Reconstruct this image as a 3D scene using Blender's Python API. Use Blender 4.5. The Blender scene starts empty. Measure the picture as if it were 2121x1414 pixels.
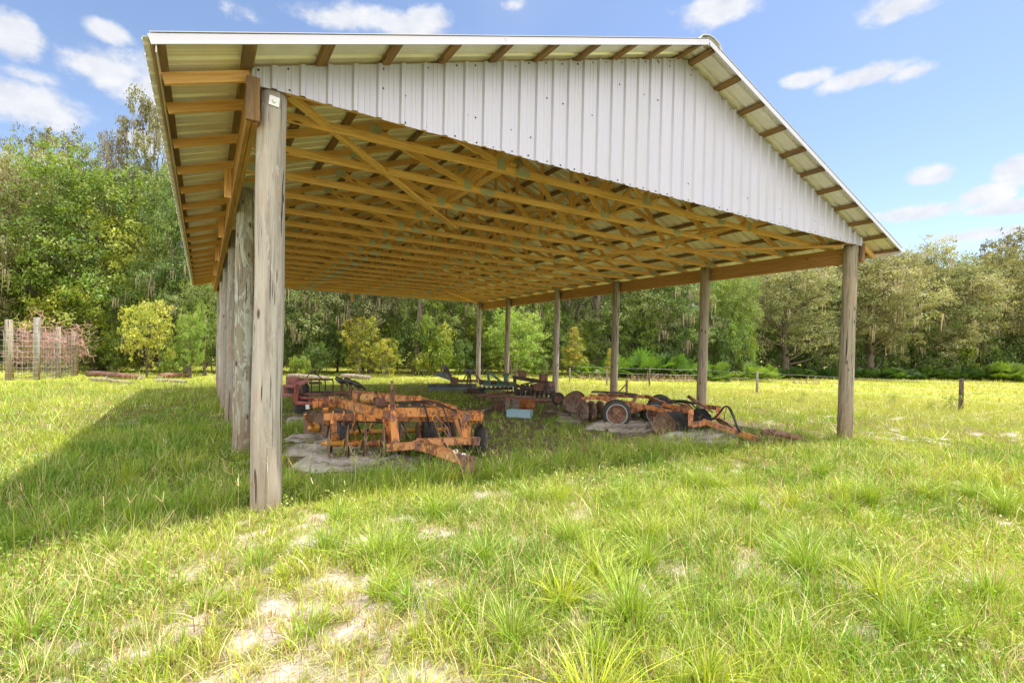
import bpy, math, random
import numpy as np
from mathutils import Vector, Matrix

# ------------------------------------------------------------------ camera, sky, sun, exposure
SC = bpy.context.scene
COL = SC.collection
EYE = 1.85
RX, RY, RZ = (0.85001515, -0.52637478, 0.02009571), (-0.0080784, 0.02511889, 0.99965183), (0.52669629, 0.84988154, -0.01709917)
CAM = Vector((-0.584374, -5.75204, EYE))
FPX, PX, PY = 1031.689, 1060.5, 744.384
cd = bpy.data.cameras.new("Camera")
cam = bpy.data.objects.new("Camera", cd)
COL.objects.link(cam)
cd.sensor_width = 36.0
cd.lens = FPX / 2121 * 36
cd.shift_y = (PY - 707) / 2121
cd.clip_start = 0.05
cd.clip_end = 1500
cam.matrix_world = Matrix(((RX[0], RY[0], -RZ[0], CAM.x), (RX[1], RY[1], -RZ[1], CAM.y), (RX[2], RY[2], -RZ[2], CAM.z), (0, 0, 0, 1)))
SC.camera = cam
SC.view_settings.view_transform = 'Standard'
SC.view_settings.look = 'None'
SC.view_settings.exposure = 1.33
SC.view_settings.gamma = 1
SC.cycles.max_bounces = 10
SC.cycles.diffuse_bounces = 5
SC.cycles.transmission_bounces = 4
SC.cycles.transparent_max_bounces = 4

def ray(x, y):
    a, b = (x - PX) / FPX, -(y - PY) / FPX
    return Vector(tuple(RX[i] * a + RY[i] * b + RZ[i] for i in range(3)))
def at(x, y, Z):                       # point seen at x, y at distance Z
    return CAM + ray(x, y) * Z
def gnd(x, y, z=0.0):                  # point on the ground seen at x, y
    r = ray(x, y)
    return CAM + r * ((z - CAM.z) / r.z)

sunv = Vector((1.70, -0.50, 4.39)).normalized()
sl = bpy.data.lights.new("Sun", 'SUN')
sl.energy = 3.0
sl.angle = math.radians(0.5)
sl.color = (1.0, 0.955, 0.87)
so = bpy.data.objects.new("Sun", sl)
COL.objects.link(so)
so.location = (10, -10, 40)
so.rotation_euler = sunv.to_track_quat('Z', 'Y').to_euler()

W = bpy.data.worlds.new("World")
SC.world = W
W.use_nodes = True
wn, wl = W.node_tree.nodes, W.node_tree.links
wn.clear()
def nd(t, **k):
    n = wn.new(t)
    for a, b in k.items(): setattr(n, a, b)
    return n
def wmath(op, a, b=None, c=None, clamp=False):
    n = nd('ShaderNodeMath', operation=op, use_clamp=clamp)
    for i, v in enumerate((a, b, c)):
        if v is None: continue
        if isinstance(v, (int, float)): n.inputs[i].default_value = v
        else: wl.new(v, n.inputs[i])
    return n.outputs[0]
sky = nd('ShaderNodeTexSky', sky_type='NISHITA', sun_disc=False)
sky.sun_elevation = math.asin(sunv.z)
sky.sun_rotation = math.atan2(sunv.x, sunv.y)
sky.altitude = 20
sky.air_density = 1.0
sky.dust_density = 0.3
sky.ozone_density = 1.5
tc = nd('ShaderNodeTexCoord')
sep = nd('ShaderNodeSeparateXYZ')
wl.new(tc.outputs['Generated'], sep.inputs[0])
az = wmath('ARCTAN2', sep.outputs[0], sep.outputs[1])
el = wmath('ARCSINE', sep.outputs[2])
def noise(scale, detail, rough, vec=None):
    n = nd('ShaderNodeTexNoise')
    n.inputs['Scale'].default_value = scale
    n.inputs['Detail'].default_value = detail
    n.inputs['Roughness'].default_value = rough
    if vec: wl.new(vec, n.inputs['Vector'])
    return n
mp = nd('ShaderNodeMapping')
mp.inputs['Scale'].default_value = (1, 1, 1.5)
wl.new(tc.outputs['Generated'], mp.inputs[0])
n1 = noise(7, 6, 0.62, mp.outputs[0])
n2 = noise(24, 5, 0.6, mp.outputs[0])
n3 = noise(3.2, 3, 0.5, mp.outputs[0])
CL = [(22, 72, 58, 46, 1.2), (75, 222, 125, 48, 1.25), (220, 64, 42, 22, .8), (235, 150, 80, 42, .55), (300, 195, 70, 48, .6),
      (700, 40, 90, 30, .8), (800, 48, 130, 34, 1.1), (885, 42, 50, 30, 1.0), (512, 28, 34, 22, .45), (1500, 18, 80, 42, .75), (1870, 14, 100, 36, 1.1),
      (1670, 162, 60, 18, .9), (1790, 156, 90, 20, .9), (1890, 148, 50, 15, .7), (1932, 362, 62, 20, 1.2), (2108, 348, 48, 28, 1.25), (2042, 404, 52, 19, 1.4),
      (1900, 440, 90, 17, 1.15), (2085, 430, 80, 13, 1.15), (2010, 488, 130, 13, .8), (1065, 8, 60, 16, .5), (290, 295, 70, 34, .9), (60, 160, 70, 16, .45),
      (-500, 100, 240, 80, 1.1), (-250, 330, 160, 50, 1), (2500, 250, 240, 60, 1.1)]
cm = None
for (x, y, rx, ry, s) in CL:
    rx, ry, s = rx * 1.28, ry * 1.3, s * 1.25
    d = ray(x, y).normalized()
    a0, e0 = math.atan2(d.x, d.y), math.asin(d.z)
    d2 = ray(x + rx, y).normalized()
    d3 = ray(x, y - ry).normalized()
    wa, we = d.angle(d2) / math.cos(e0), abs(math.asin(d3.z) - e0)
    p = wmath('MULTIPLY', wmath('SUBTRACT', az, a0), 1 / wa)
    q = wmath('MULTIPLY', wmath('SUBTRACT', el, e0), 1 / we)
    r2 = wmath('ADD', wmath('MULTIPLY', p, p), wmath('MULTIPLY', q, q))
    f = wmath('MULTIPLY', wmath('SUBTRACT', 1.0, wmath('SQRT', r2)), s)
    cm = f if cm is None else wmath('MAXIMUM', cm, f)
cn = wmath('ADD', wmath('MULTIPLY', wmath('SUBTRACT', n1.outputs[0], 0.5), 2.5), wmath('MULTIPLY', wmath('SUBTRACT', n2.outputs[0], 0.5), 1.0))
cf = wmath('ADD', cm, cn)
mr = nd('ShaderNodeMapRange', interpolation_type='SMOOTHSTEP')
wl.new(cf, mr.inputs[0])
mr.inputs[1].default_value, mr.inputs[2].default_value = 0.05, 0.8
mr.inputs[3].default_value, mr.inputs[4].default_value = 0.0, 0.93
wisp = nd('ShaderNodeMapRange', interpolation_type='SMOOTHSTEP')
wl.new(n3.outputs[0], wisp.inputs[0])
wisp.inputs[1].default_value, wisp.inputs[2].default_value = 0.5, 0.8
wisp.inputs[3].default_value, wisp.inputs[4].default_value = 0.0, 0.12
mask = wmath('MAXIMUM', mr.outputs[0], wisp.outputs[0])
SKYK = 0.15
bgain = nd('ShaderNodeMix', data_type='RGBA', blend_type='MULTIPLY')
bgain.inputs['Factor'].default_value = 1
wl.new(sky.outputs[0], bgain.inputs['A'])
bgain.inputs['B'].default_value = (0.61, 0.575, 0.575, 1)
ccol = nd('ShaderNodeMix', data_type='RGBA')
wl.new(wmath('MULTIPLY', wmath('SUBTRACT', n2.outputs[0], 0.25), 1.6, clamp=True), ccol.inputs['Factor'])
ccol.inputs['A'].default_value = (2.0, 2.1, 2.3, 1)
ccol.inputs['B'].default_value = (2.95, 2.9, 2.9, 1)
# added fill light: a bright cloud bank put into the unseen sky behind the camera
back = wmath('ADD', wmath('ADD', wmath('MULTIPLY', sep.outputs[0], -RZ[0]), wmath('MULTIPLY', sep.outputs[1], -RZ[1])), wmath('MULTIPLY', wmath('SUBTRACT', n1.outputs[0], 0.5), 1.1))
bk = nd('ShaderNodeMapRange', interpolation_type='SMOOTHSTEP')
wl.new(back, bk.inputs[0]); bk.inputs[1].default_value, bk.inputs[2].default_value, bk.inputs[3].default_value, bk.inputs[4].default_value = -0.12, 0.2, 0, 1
mx = nd('ShaderNodeMix', data_type='RGBA')
wl.new(mask, mx.inputs['Factor'])
wl.new(bgain.outputs['Result'], mx.inputs['A'])
wl.new(ccol.outputs['Result'], mx.inputs['B'])
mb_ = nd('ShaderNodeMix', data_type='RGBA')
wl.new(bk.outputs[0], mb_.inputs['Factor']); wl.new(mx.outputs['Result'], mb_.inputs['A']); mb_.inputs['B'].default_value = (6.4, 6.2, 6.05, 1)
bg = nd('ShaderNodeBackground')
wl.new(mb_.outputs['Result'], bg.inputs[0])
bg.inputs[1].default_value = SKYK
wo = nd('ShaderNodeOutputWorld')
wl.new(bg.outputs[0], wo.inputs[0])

# ------------------------------------------------------------------ helpers: noise, materials, meshes
def hash2(ix, iy, s):
    h = (ix.astype(np.int64) * 374761393 + iy.astype(np.int64) * 668265263 + s * 974711) & 0xffffffff
    h = ((h ^ (h >> 13)) * 1274126177) & 0xffffffff
    return ((h ^ (h >> 16)) & 0xffff) / 65535.0
def vnoise(x, y, s=0):
    ix, iy = np.floor(x), np.floor(y)
    fx, fy = x - ix, y - iy
    fx, fy = fx * fx * (3 - 2 * fx), fy * fy * (3 - 2 * fy)
    a, b = hash2(ix, iy, s), hash2(ix + 1, iy, s)
    c, d = hash2(ix, iy + 1, s), hash2(ix + 1, iy + 1, s)
    return (a + (b - a) * fx) * (1 - fy) + (c + (d - c) * fx) * fy
def fbm(x, y, s=0, o=4):
    t, a, m = 0, 0.5, 0
    for i in range(o):
        t = t + a * vnoise(x * 2 ** i, y * 2 ** i, s + i); m += a; a *= 0.5
    return t / m

class MatB:
    def __init__(self, name):
        self.m = bpy.data.materials.new(name); self.m.use_nodes = True
        self.n, self.l = self.m.node_tree.nodes, self.m.node_tree.links
        self.n.clear()
        self.out = self.n.new('ShaderNodeOutputMaterial')
        self.b = self.n.new('ShaderNodeBsdfPrincipled')
        self.l.new(self.b.outputs[0], self.out.inputs[0])
    def N(self, t, **k):
        n = self.n.new(t)
        for a, b in k.items(): setattr(n, a, b)
        return n
    def coord(self, kind='Object', scale=(1, 1, 1)):
        c = self.N('ShaderNodeTexCoord'); m = self.N('ShaderNodeMapping')
        m.inputs['Scale'].default_value = scale
        self.l.new(c.outputs[kind], m.inputs[0]); return m.outputs[0]
    def noise(self, scale, detail=4, rough=0.55, vec=None, dist=0):
        n = self.N('ShaderNodeTexNoise')
        n.inputs['Scale'].default_value = scale; n.inputs['Detail'].default_value = detail
        n.inputs['Roughness'].default_value = rough; n.inputs['Distortion'].default_value = dist
        if vec is not None: self.l.new(vec, n.inputs['Vector'])
        return n.outputs[0]
    def ramp(self, f, stops):
        r = self.N('ShaderNodeValToRGB'); e = r.color_ramp.elements
        e[0].position, e[0].color = stops[0][0], (*stops[0][1], 1)
        e[1].position, e[1].color = stops[-1][0], (*stops[-1][1], 1)
        for p, c in stops[1:-1]:
            k = e.new(p); k.color = (*c, 1)
        self.l.new(f, r.inputs[0]); return r.outputs[0]
    def mix(self, f, a, b, mode='MIX'):
        m = self.N('ShaderNodeMix', data_type='RGBA', blend_type=mode)
        for v, i in ((f, 'Factor'), (a, 'A'), (b, 'B')):
            if isinstance(v, (int, float)): m.inputs[i].default_value = v
            elif isinstance(v, tuple): m.inputs[i].default_value = (*v, 1)
            else: self.l.new(v, m.inputs[i])
        return m.outputs['Result']
    def step(self, f, a, b):
        m = self.N('ShaderNodeMapRange', interpolation_type='SMOOTHSTEP')
        self.l.new(f, m.inputs[0]); m.inputs[1].default_value, m.inputs[2].default_value = a, b
        return m.outputs[0]
    def attr(self, name):
        a = self.N('ShaderNodeAttribute'); a.attribute_name = name; return a
    def bump(self, f, s=0.3, d=0.01):
        b = self.N('ShaderNodeBump'); b.inputs['Strength'].default_value = s; b.inputs['Distance'].default_value = d
        self.l.new(f, b.inputs['Height']); self.l.new(b.outputs[0], self.b.inputs['Normal'])
    def set(self, col=None, rough=0.7, metal=0.0, spec=None):
        if col is not None:
            if isinstance(col, tuple): self.b.inputs['Base Color'].default_value = (*col, 1)
            else: self.l.new(col, self.b.inputs['Base Color'])
        if isinstance(rough, (int, float)): self.b.inputs['Roughness'].default_value = rough
        else: self.l.new(rough, self.b.inputs['Roughness'])
        self.b.inputs['Metallic'].default_value = metal
        if spec is not None: self.b.inputs['Specular IOR Level'].default_value = spec
        return self.m

def grainmat(name, base, dark, knot, rough=0.75, var=0.35, stain=None):
    """wood sawn along UV.x (metres), random offset per board already in the UV"""
    M = MatB(name)
    uv = M.coord('UV', (1, 1, 1))
    g1 = M.coord('UV', (0.9, 26, 1))
    g2 = M.coord('UV', (3, 90, 1))
    grain = M.noise(1.6, 4, 0.6, g1, 1.2)
    fine = M.noise(1.5, 2, 0.6, g2)
    col = M.ramp(grain, [(0.3, dark), (0.55, base), (0.8, tuple(min(1, c * 1.15) for c in base))])
    col = M.mix(M.step(fine, 0.55, 0.75), col, M.mix(0.35, col, dark))
    big = M.noise(0.7, 2, 0.5, uv)
    col = M.mix(M.step(big, 0.45, 0.8), col, M.mix(var, col, dark))
    v = M.N('ShaderNodeTexVoronoi'); v.inputs['Scale'].default_value = 1.0
    M.l.new(M.coord('UV', (1.7, 7, 1)), v.inputs['Vector'])
    k = M.N('ShaderNodeMapRange'); M.l.new(v.outputs['Distance'], k.inputs[0])
    k.inputs[1].default_value, k.inputs[2].default_value = 0.05, 0.13
    k.inputs[3].default_value, k.inputs[4].default_value = 1, 0
    col = M.mix(k.outputs[0], col, knot)
    tn = M.N('ShaderNodeSeparateXYZ'); M.l.new(M.coord('UV', (0.05, 0.05, 1)), tn.inputs[0])
    wnz = M.N('ShaderNodeTexWhiteNoise', noise_dimensions='1D'); fl = M.N('ShaderNodeMath', operation='FLOOR'); M.l.new(M.attr('board').outputs['Fac'], wnz.inputs['W'])
    tv = M.N('ShaderNodeMapRange'); M.l.new(wnz.outputs[0], tv.inputs[0]); tv.inputs[3].default_value, tv.inputs[4].default_value = 0.0, 0.6
    col = M.mix(tv.outputs[0], col, M.mix(0.62, col, dark))
    if stain:
        s = M.noise(1.3, 5, 0.65, M.coord('UV', (0.8, 3, 1)))
        col = M.mix(M.step(s, 0.5, 0.62), col, stain)
    M.bump(grain, 0.25, 0.004)
    return M.set(col, rough, 0, 0.25)

M_PINE = grainmat('golden pine', (0.95, 0.61, 0.27), (0.57, 0.29, 0.095), (0.10, 0.035, 0.012))
M_BEAM = grainmat('brown treated pine', (0.54, 0.30, 0.12), (0.30, 0.145, 0.05), (0.09, 0.035, 0.014))
M_PURL = grainmat('weathered purlin pine', (0.34, 0.205, 0.09), (0.15, 0.08, 0.035), (0.05, 0.03, 0.02), stain=(0.17, 0.12, 0.08))
M_GREY = grainmat('grey silvered board', (0.40, 0.36, 0.31), (0.24, 0.20, 0.17), (0.1, 0.08, 0.06))

def polemat(name, c1, c2, blotch, amt):
    M = MatB(name)
    o = M.coord('Object', (1, 1, 1))
    st = M.noise(2.2, 6, 0.68, M.coord('Object', (7, 7, 0.45)), 0.8)
    fine = M.noise(7, 3, 0.6, M.coord('Object', (16, 16, 0.7)))
    col = M.ramp(st, [(0.3, c2), (0.5, c1), (0.72, tuple(min(1, x * 1.22) for x in c1))])
    col = M.mix(M.step(fine, 0.52, 0.72), col, M.mix(0.4, col, c2))
    bl = M.noise(1.5, 5, 0.7, M.coord('Object', (4, 4, 1.1)), 2.0)
    col = M.mix(M.step(bl, 1 - amt, 1 - amt + 0.06), col, blotch)
    crack = M.noise(3.0, 2, 0.5, M.coord('Object', (10, 10, 0.35)), 0.3)
    ck = M.N('ShaderNodeMapRange'); M.l.new(crack, ck.inputs[0])
    ck.inputs[1].default_value, ck.inputs[2].default_value, ck.inputs[3].default_value, ck.inputs[4].default_value = 0.34, 0.365, 1, 0
    col = M.mix(ck.outputs[0], col, tuple(x * 0.28 for x in c2))
    v = M.N('ShaderNodeTexVoronoi'); v.inputs['Scale'].default_value = 1
    M.l.new(M.coord('Object', (6, 6, 2.4)), v.inputs['Vector'])
    k = M.N('ShaderNodeMapRange'); M.l.new(v.outputs['Distance'], k.inputs[0])
    k.inputs[1].default_value, k.inputs[2].default_value, k.inputs[3].default_value, k.inputs[4].default_value = 0.08, 0.16, 1, 0
    col = M.mix(k.outputs[0], col, tuple(x * 0.5 for x in c2))
    red = M.noise(1.1, 3, 0.6, M.coord('Object', (5, 5, 1.3)))
    col = M.mix(M.step(red, 0.56, 0.7), col, M.mix(0.35, col, (0.42, 0.24, 0.12)))
    oz = M.N('ShaderNodeSeparateXYZ'); M.l.new(o, oz.inputs[0])
    wob = M.N('ShaderNodeMath', operation='MULTIPLY_ADD'); M.l.new(bl, wob.inputs[0]); wob.inputs[1].default_value = -1.1; M.l.new(oz.outputs[2], wob.inputs[2])
    sp = M.N('ShaderNodeMapRange'); M.l.new(wob.outputs[0], sp.inputs[0])
    sp.inputs[1].default_value, sp.inputs[2].default_value, sp.inputs[3].default_value, sp.inputs[4].default_value = -0.25, 0.75, 0.65, 0
    col = M.mix(sp.outputs[0], col, M.mix(0.55, col, (0.24, 0.135, 0.07)))
    M.bump(st, 0.8, 0.02)
    return M.set(col, 0.9, 0, 0.15)
M_POLE = polemat('silvered pole', (0.42, 0.385, 0.335), (0.20, 0.175, 0.145), (0.47, 0.445, 0.405), 0.42)
M_POLE_SPOT = polemat('lichened pole', (0.28, 0.255, 0.195), (0.15, 0.135, 0.10), (0.42, 0.44, 0.38), 0.5)
M_POLE_GR = polemat('dull grey pole', (0.30, 0.28, 0.245), (0.18, 0.165, 0.14), (0.37, 0.36, 0.32), 0.45)
M_POLE_BR = polemat('brown grey pole', (0.32, 0.28, 0.215), (0.16, 0.135, 0.10), (0.38, 0.35, 0.29), 0.4)

def metalmat(name, base, metal, rough, dirt, amt=0.3, streak=0):
    M = MatB(name)
    n = M.noise(1.1, 5, 0.6, M.coord('Object', (1, 1, 1)))
    f = M.noise(9, 4, 0.7, M.coord('Object', (1, 1, 0.4)))
    col = M.mix(M.step(n, 0.4, 0.75), base, M.mix(amt, base, dirt))
    col = M.mix(M.step(f, 0.58, 0.72), col, M.mix(amt * 0.8, col, dirt))
    if streak:
        q = M.noise(3.0, 5, 0.7, M.coord('Object', (5, 5, 0.5)))
        col = M.mix(M.step(q, 0.5, 0.75), col, M.mix(streak, col, dirt))
    M.bump(M.noise(2.5, 3, 0.5, M.coord('Object', (1, 1, 1))), 0.2, 0.03)
    return M.set(col, rough, metal)
M_ROOF = metalmat('galvanised roof sheet', (0.88, 0.85, 0.82), 0.3, 0.3, (0.5, 0.45, 0.36), 0.35)
M_SIDE = metalmat('galvanised siding', (0.49, 0.485, 0.575), 0.15, 0.42, (0.42, 0.42, 0.36), 0.2, 0.3)
M_TRIM = metalmat('white trim metal', (0.60, 0.60, 0.68), 0.1, 0.4, (0.55, 0.5, 0.48), 0.15)
M_PLATE = metalmat('galvanised truss plate', (0.55, 0.58, 0.50), 0.4, 0.45, (0.35, 0.38, 0.30), 0.4)
M_SCREW = MatB('screw head').set((0.03, 0.03, 0.03), 0.5, 0.3)
M_GALV = MatB('bright galvanised').set((0.75, 0.75, 0.76), 0.4, 0.3)

def paintmat(name, paint, rust1, rust2, amt, rough=0.55, scale=3.0):
    M = MatB(name)
    a0 = M.noise(scale * 1.6, 8, 0.78, M.coord('Object', (1, 1, 1)), 0.8)
    a1 = M.noise(scale * 7, 5, 0.7, M.coord('Object', (1, 1, 0.35)), 0.3)
    am = M.N('ShaderNodeMath', operation='MULTIPLY_ADD'); M.l.new(a1, am.inputs[0]); am.inputs[1].default_value = 0.5; M.l.new(a0, am.inputs[2])
    a2 = M.N('ShaderNodeMath', operation='SUBTRACT'); M.l.new(am.outputs[0], a2.inputs[0]); a2.inputs[1].default_value = 0.25; a = a2.outputs[0]
    b = M.noise(scale * 5, 4, 0.7, M.coord('Object', (1, 1, 0.5)))
    r = M.mix(M.step(b, 0.3, 0.7), rust1, rust2)
    fade = M.noise(1.7, 3, 0.5, M.coord('Object', (1, 1, 1)))
    p = M.mix(M.step(fade, 0.35, 0.7), paint, tuple(min(1, c * 0.8 + 0.08) for c in paint))
    p = M.mix(M.step(b, 0.5, 0.68), p, M.mix(0.4, p, rust1))
    c = M.mix(M.step(a, 1 - amt, 1 - amt + 0.05), p, r)
    M.bump(a, 0.3, 0.005)
    return M.set(c, rough, 0.0)
M_OR = paintmat('chipped orange paint', (0.60, 0.235, 0.045), (0.30, 0.11, 0.05), (0.11, 0.045, 0.028), 0.50)
M_OR2 = paintmat('rusted orange paint', (0.58, 0.21, 0.04), (0.28, 0.10, 0.045), (0.12, 0.05, 0.03), 0.51)
M_YE = paintmat('ochre hub paint', (0.60, 0.30, 0.04), (0.30, 0.13, 0.05), (0.13, 0.05, 0.03), 0.45)
M_RUST = paintmat('brown rust', (0.22, 0.10, 0.06), (0.16, 0.07, 0.045), (0.09, 0.045, 0.035), 0.5, 0.85)
M_DRUST = paintmat('dark rust', (0.09, 0.05, 0.038), (0.06, 0.035, 0.028), (0.035, 0.025, 0.022), 0.5, 0.8)
M_DISC = paintmat('rusted disc steel', (0.20, 0.115, 0.07), (0.13, 0.075, 0.05), (0.09, 0.055, 0.04), 0.5, 0.6)
M_RED = paintmat('faded red paint', (0.27, 0.06, 0.045), (0.15, 0.055, 0.038), (0.09, 0.035, 0.03), 0.45)
M_BLUE = paintmat('worn blue paint', (0.075, 0.12, 0.135), (0.15, 0.10, 0.075), (0.06, 0.05, 0.045), 0.48)
M_LBLUE = paintmat('pale blue paint', (0.27, 0.47, 0.55), (0.42, 0.52, 0.54), (0.3, 0.34, 0.33), 0.42)
M_GREEN = paintmat('worn green paint', (0.055, 0.15, 0.10), (0.13, 0.09, 0.06), (0.07, 0.05, 0.04), 0.46)
M_BLACK = paintmat('dark polished steel', (0.045, 0.045, 0.05), (0.07, 0.05, 0.04), (0.03, 0.03, 0.03), 0.4, 0.4)
M_TYRE = MatB('old rubber'); M_TYRE = M_TYRE.set(M_TYRE.ramp(M_TYRE.noise(9, 4), [(0.3, (0.018, 0.018, 0.018)), (0.75, (0.06, 0.058, 0.054))]), 0.75)
M_WHITE = MatB('white sidewall').set((0.33, 0.32, 0.29), 0.8)
M_HOSE = MatB('black hose').set((0.02, 0.02, 0.022), 0.5)
M_TARP = MatB('weathered grey sheet')
_t = M_TARP.noise(2.2, 6, 0.65)
M_TARP = (M_TARP.bump(M_TARP.noise(9, 5, 0.6), 0.7, 0.03), M_TARP.set(M_TARP.ramp(_t, [(0.36, (0.13, 0.10, 0.075)), (0.48, (0.33, 0.30, 0.265)), (0.68, (0.50, 0.475, 0.445))]), 0.9, 0, 0.1))[1]

def tag(o, label=None, cat=None, group=None, kind=None):
    for k, v in (('label', label), ('category', cat), ('group', group), ('kind', kind)):
        if v: o[k] = v
    return o
def empty(name, loc, label=None, cat=None, group=None):
    o = bpy.data.objects.new(name, None); COL.objects.link(o)
    o.location = loc; o.empty_display_size = 0.2
    return tag(o, label, cat, group)
def link(name, me, parent=None, loc=None):
    o = bpy.data.objects.new(name, me); COL.objects.link(o)
    if parent: o.parent = parent
    if loc is not None: o.location = loc
    return o
def copy_tree(o, parent=None):
    c = o.copy(); COL.objects.link(c); c.parent = parent
    for ch in [x for x in bpy.data.objects if x.parent == o]: copy_tree(ch, c)
    return c

class MB:
    """collects shapes in world coordinates, builds one mesh relative to `org`"""
    def __init__(self): self.v, self.f, self.uv, self.mi, self.mats, self.cur, self.sm, self.bt = [], [], [], [], [], 0, [], []
    def mat(self, m):
        if m not in self.mats: self.mats.append(m)
        self.cur = self.mats.index(m); return self
    def face(self, idx, uv=None, smooth=False):
        self.f.append(tuple(idx)); self.uv.append(uv); self.mi.append(self.cur); self.sm.append(smooth)
    def beam(self, a, b, w, h, up=(0, 0, 1), jit=0.0, taper=1.0):
        a, b = Vector(a), Vector(b); d = b - a; L = d.length
        if L < 1e-6: return self
        d.normalize(); up = Vector(up)
        s = d.cross(up)
        if s.length < 1e-4: s = d.cross(Vector((1, 0, 0)))
        s.normalize(); t = s.cross(d)
        i = len(self.v); o = random.random() * 40; o2 = random.random() * 40
        for p, k in ((a, 1), (b, taper)):
            for sx, sy in ((-1, -1), (1, -1), (1, 1), (-1, 1)):
                self.v.append(p + s * (sx * w / 2 * k + random.uniform(-jit, jit)) + t * (sy * h / 2 * k + random.uniform(-jit, jit)))
        dim = (w, h, w, h); c = 0
        for k in range(4):
            n = (k + 1) % 4
            self.face((i + k, i + n, i + 4 + n, i + 4 + k), ((o, o2 + c), (o, o2 + c + dim[k]), (o + L, o2 + c + dim[k]), (o + L, o2 + c)))
            c += dim[k]
        self.face((i + 3, i + 2, i + 1, i), ((o, o2), (o, o2 + w), (o + .02, o2 + w), (o + .02, o2)))
        self.face((i + 4, i + 5, i + 6, i + 7), ((o, o2), (o, o2 + w), (o + .02, o2 + w), (o + .02, o2)))
        self.bt += [(len(self.f) - 6, random.random() * 50)]
        return self
    def box(self, c, sx, sy, sz): return self.beam((c[0], c[1], c[2] - sz / 2), (c[0], c[1], c[2] + sz / 2), sx, sy, up=(0, 1, 0))
    def tube(self, pts, r, n=8, caps=True):
        pts = [Vector(p) for p in pts]; m = len(pts)
        rs = r if isinstance(r, (list, tuple)) else [r] * m
        i = len(self.v); prev = None; ln = 0; lens = []
        for k, p in enumerate(pts):
            d = (pts[min(k + 1, m - 1)] - pts[max(k - 1, 0)]).normalized()
            if prev is None:
                s = d.cross(Vector((0, 0, 1)))
                if s.length < 1e-3: s = d.cross(Vector((1, 0, 0)))
            else: s = prev - d * prev.dot(d)
            s.normalize(); prev = s; t = d.cross(s)
            if k: ln += (p - pts[k - 1]).length
            lens.append(ln)
            for q in range(n):
                a = 2 * math.pi * q / n
                self.v.append(p + (s * math.cos(a) + t * math.sin(a)) * rs[k])
        for k in range(m - 1):
            for q in range(n):
                w = (q + 1) % n
                u0, u1 = q / n * 6.28 * rs[0], (q + 1) / n * 6.28 * rs[0]
                self.face((i + k * n + q, i + k * n + w, i + (k + 1) * n + w, i + (k + 1) * n + q), ((lens[k], u0), (lens[k], u1), (lens[k + 1], u1), (lens[k + 1], u0)), True)
        if caps:
            self.face([i + q for q in range(n)][::-1]); self.face([i + (m - 1) * n + q for q in range(n)])
        return self
    def lathe(self, c, ax, prof, n=24, notch=0, smooth=True):
        """profile (offset along axis, radius)"""
        c, ax = Vector(c), Vector(ax).normalized()
        s = ax.cross(Vector((0, 0, 1)))
        if s.length < 1e-3: s = Vector((1, 0, 0))
        s.normalize(); t = ax.cross(s); i = len(self.v)
        for (o, r) in prof:
            for q in range(n):
                a = 2 * math.pi * q / n
                rr = r
                if notch and r > 0.2: rr = r * (1 - (0.07 if q % 4 == 0 else 0))
                self.v.append(c + ax * o + (s * math.cos(a) + t * math.sin(a)) * rr)
        for k in range(len(prof) - 1):
            for q in range(n):
                w = (q + 1) % n
                self.face((i + k * n + q, i + k * n + w, i + (k + 1) * n + w, i + (k + 1) * n + q), None, smooth)
        return self
    def quad(self, a, b, c, d, uv=None):
        i = len(self.v); self.v += [Vector(p) for p in (a, b, c, d)]; self.face((i, i + 1, i + 2, i + 3), uv); return self
    def prism(self, poly, n, th):
        """flat polygon (world points) thickened along n"""
        n = Vector(n).normalized() * th; i = len(self.v); m = len(poly)
        self.v += [Vector(p) for p in poly] + [Vector(p) + n for p in poly]
        self.face(range(i + m - 1, i - 1, -1)); self.face(range(i + m, i + 2 * m))
        for k in range(m):
            w = (k + 1) % m; self.face((i + k, i + w, i + m + w, i + m + k))
        return self
    def mesh(self, name, org=(0, 0, 0)):
        me = bpy.data.meshes.new(name); org = Vector(org)
        me.from_pydata([tuple(v - org) for v in self.v], [], self.f)
        for m in self.mats: me.materials.append(m)
        uvl = me.uv_layers.new(name='UVMap')
        co = np.zeros(len(me.loops) * 2, dtype=np.float32); p = 0
        for f, uv in zip(self.f, self.uv):
            if uv:
                for j, w in enumerate(uv): co[(p + j) * 2:(p + j) * 2 + 2] = w
            p += len(f)
        uvl.data.foreach_set('uv', co)
        me.polygons.foreach_set('material_index', self.mi)
        me.polygons.foreach_set('use_smooth', self.sm)
        if self.bt:
            at_ = me.attributes.new('board', 'FLOAT', 'FACE'); vals = np.zeros(len(self.f), np.float32)
            for st, t_ in self.bt: vals[st:st + 6] = t_
            at_.data.foreach_set('value', vals)
        me.update(); return me
    def build(self, name, parent=None, org=None):
        if org is None: org = parent_org(parent) if parent else Vector((0, 0, 0))
        me = self.mesh(name, org)
        o = link(name, me, parent)
        if not parent: o.location = org
        return o
def parent_org(p):
    o = Vector((0, 0, 0))
    while p: o = o + p.location; p = p.parent
    return o
def mb(m): return MB().mat(m)

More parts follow.
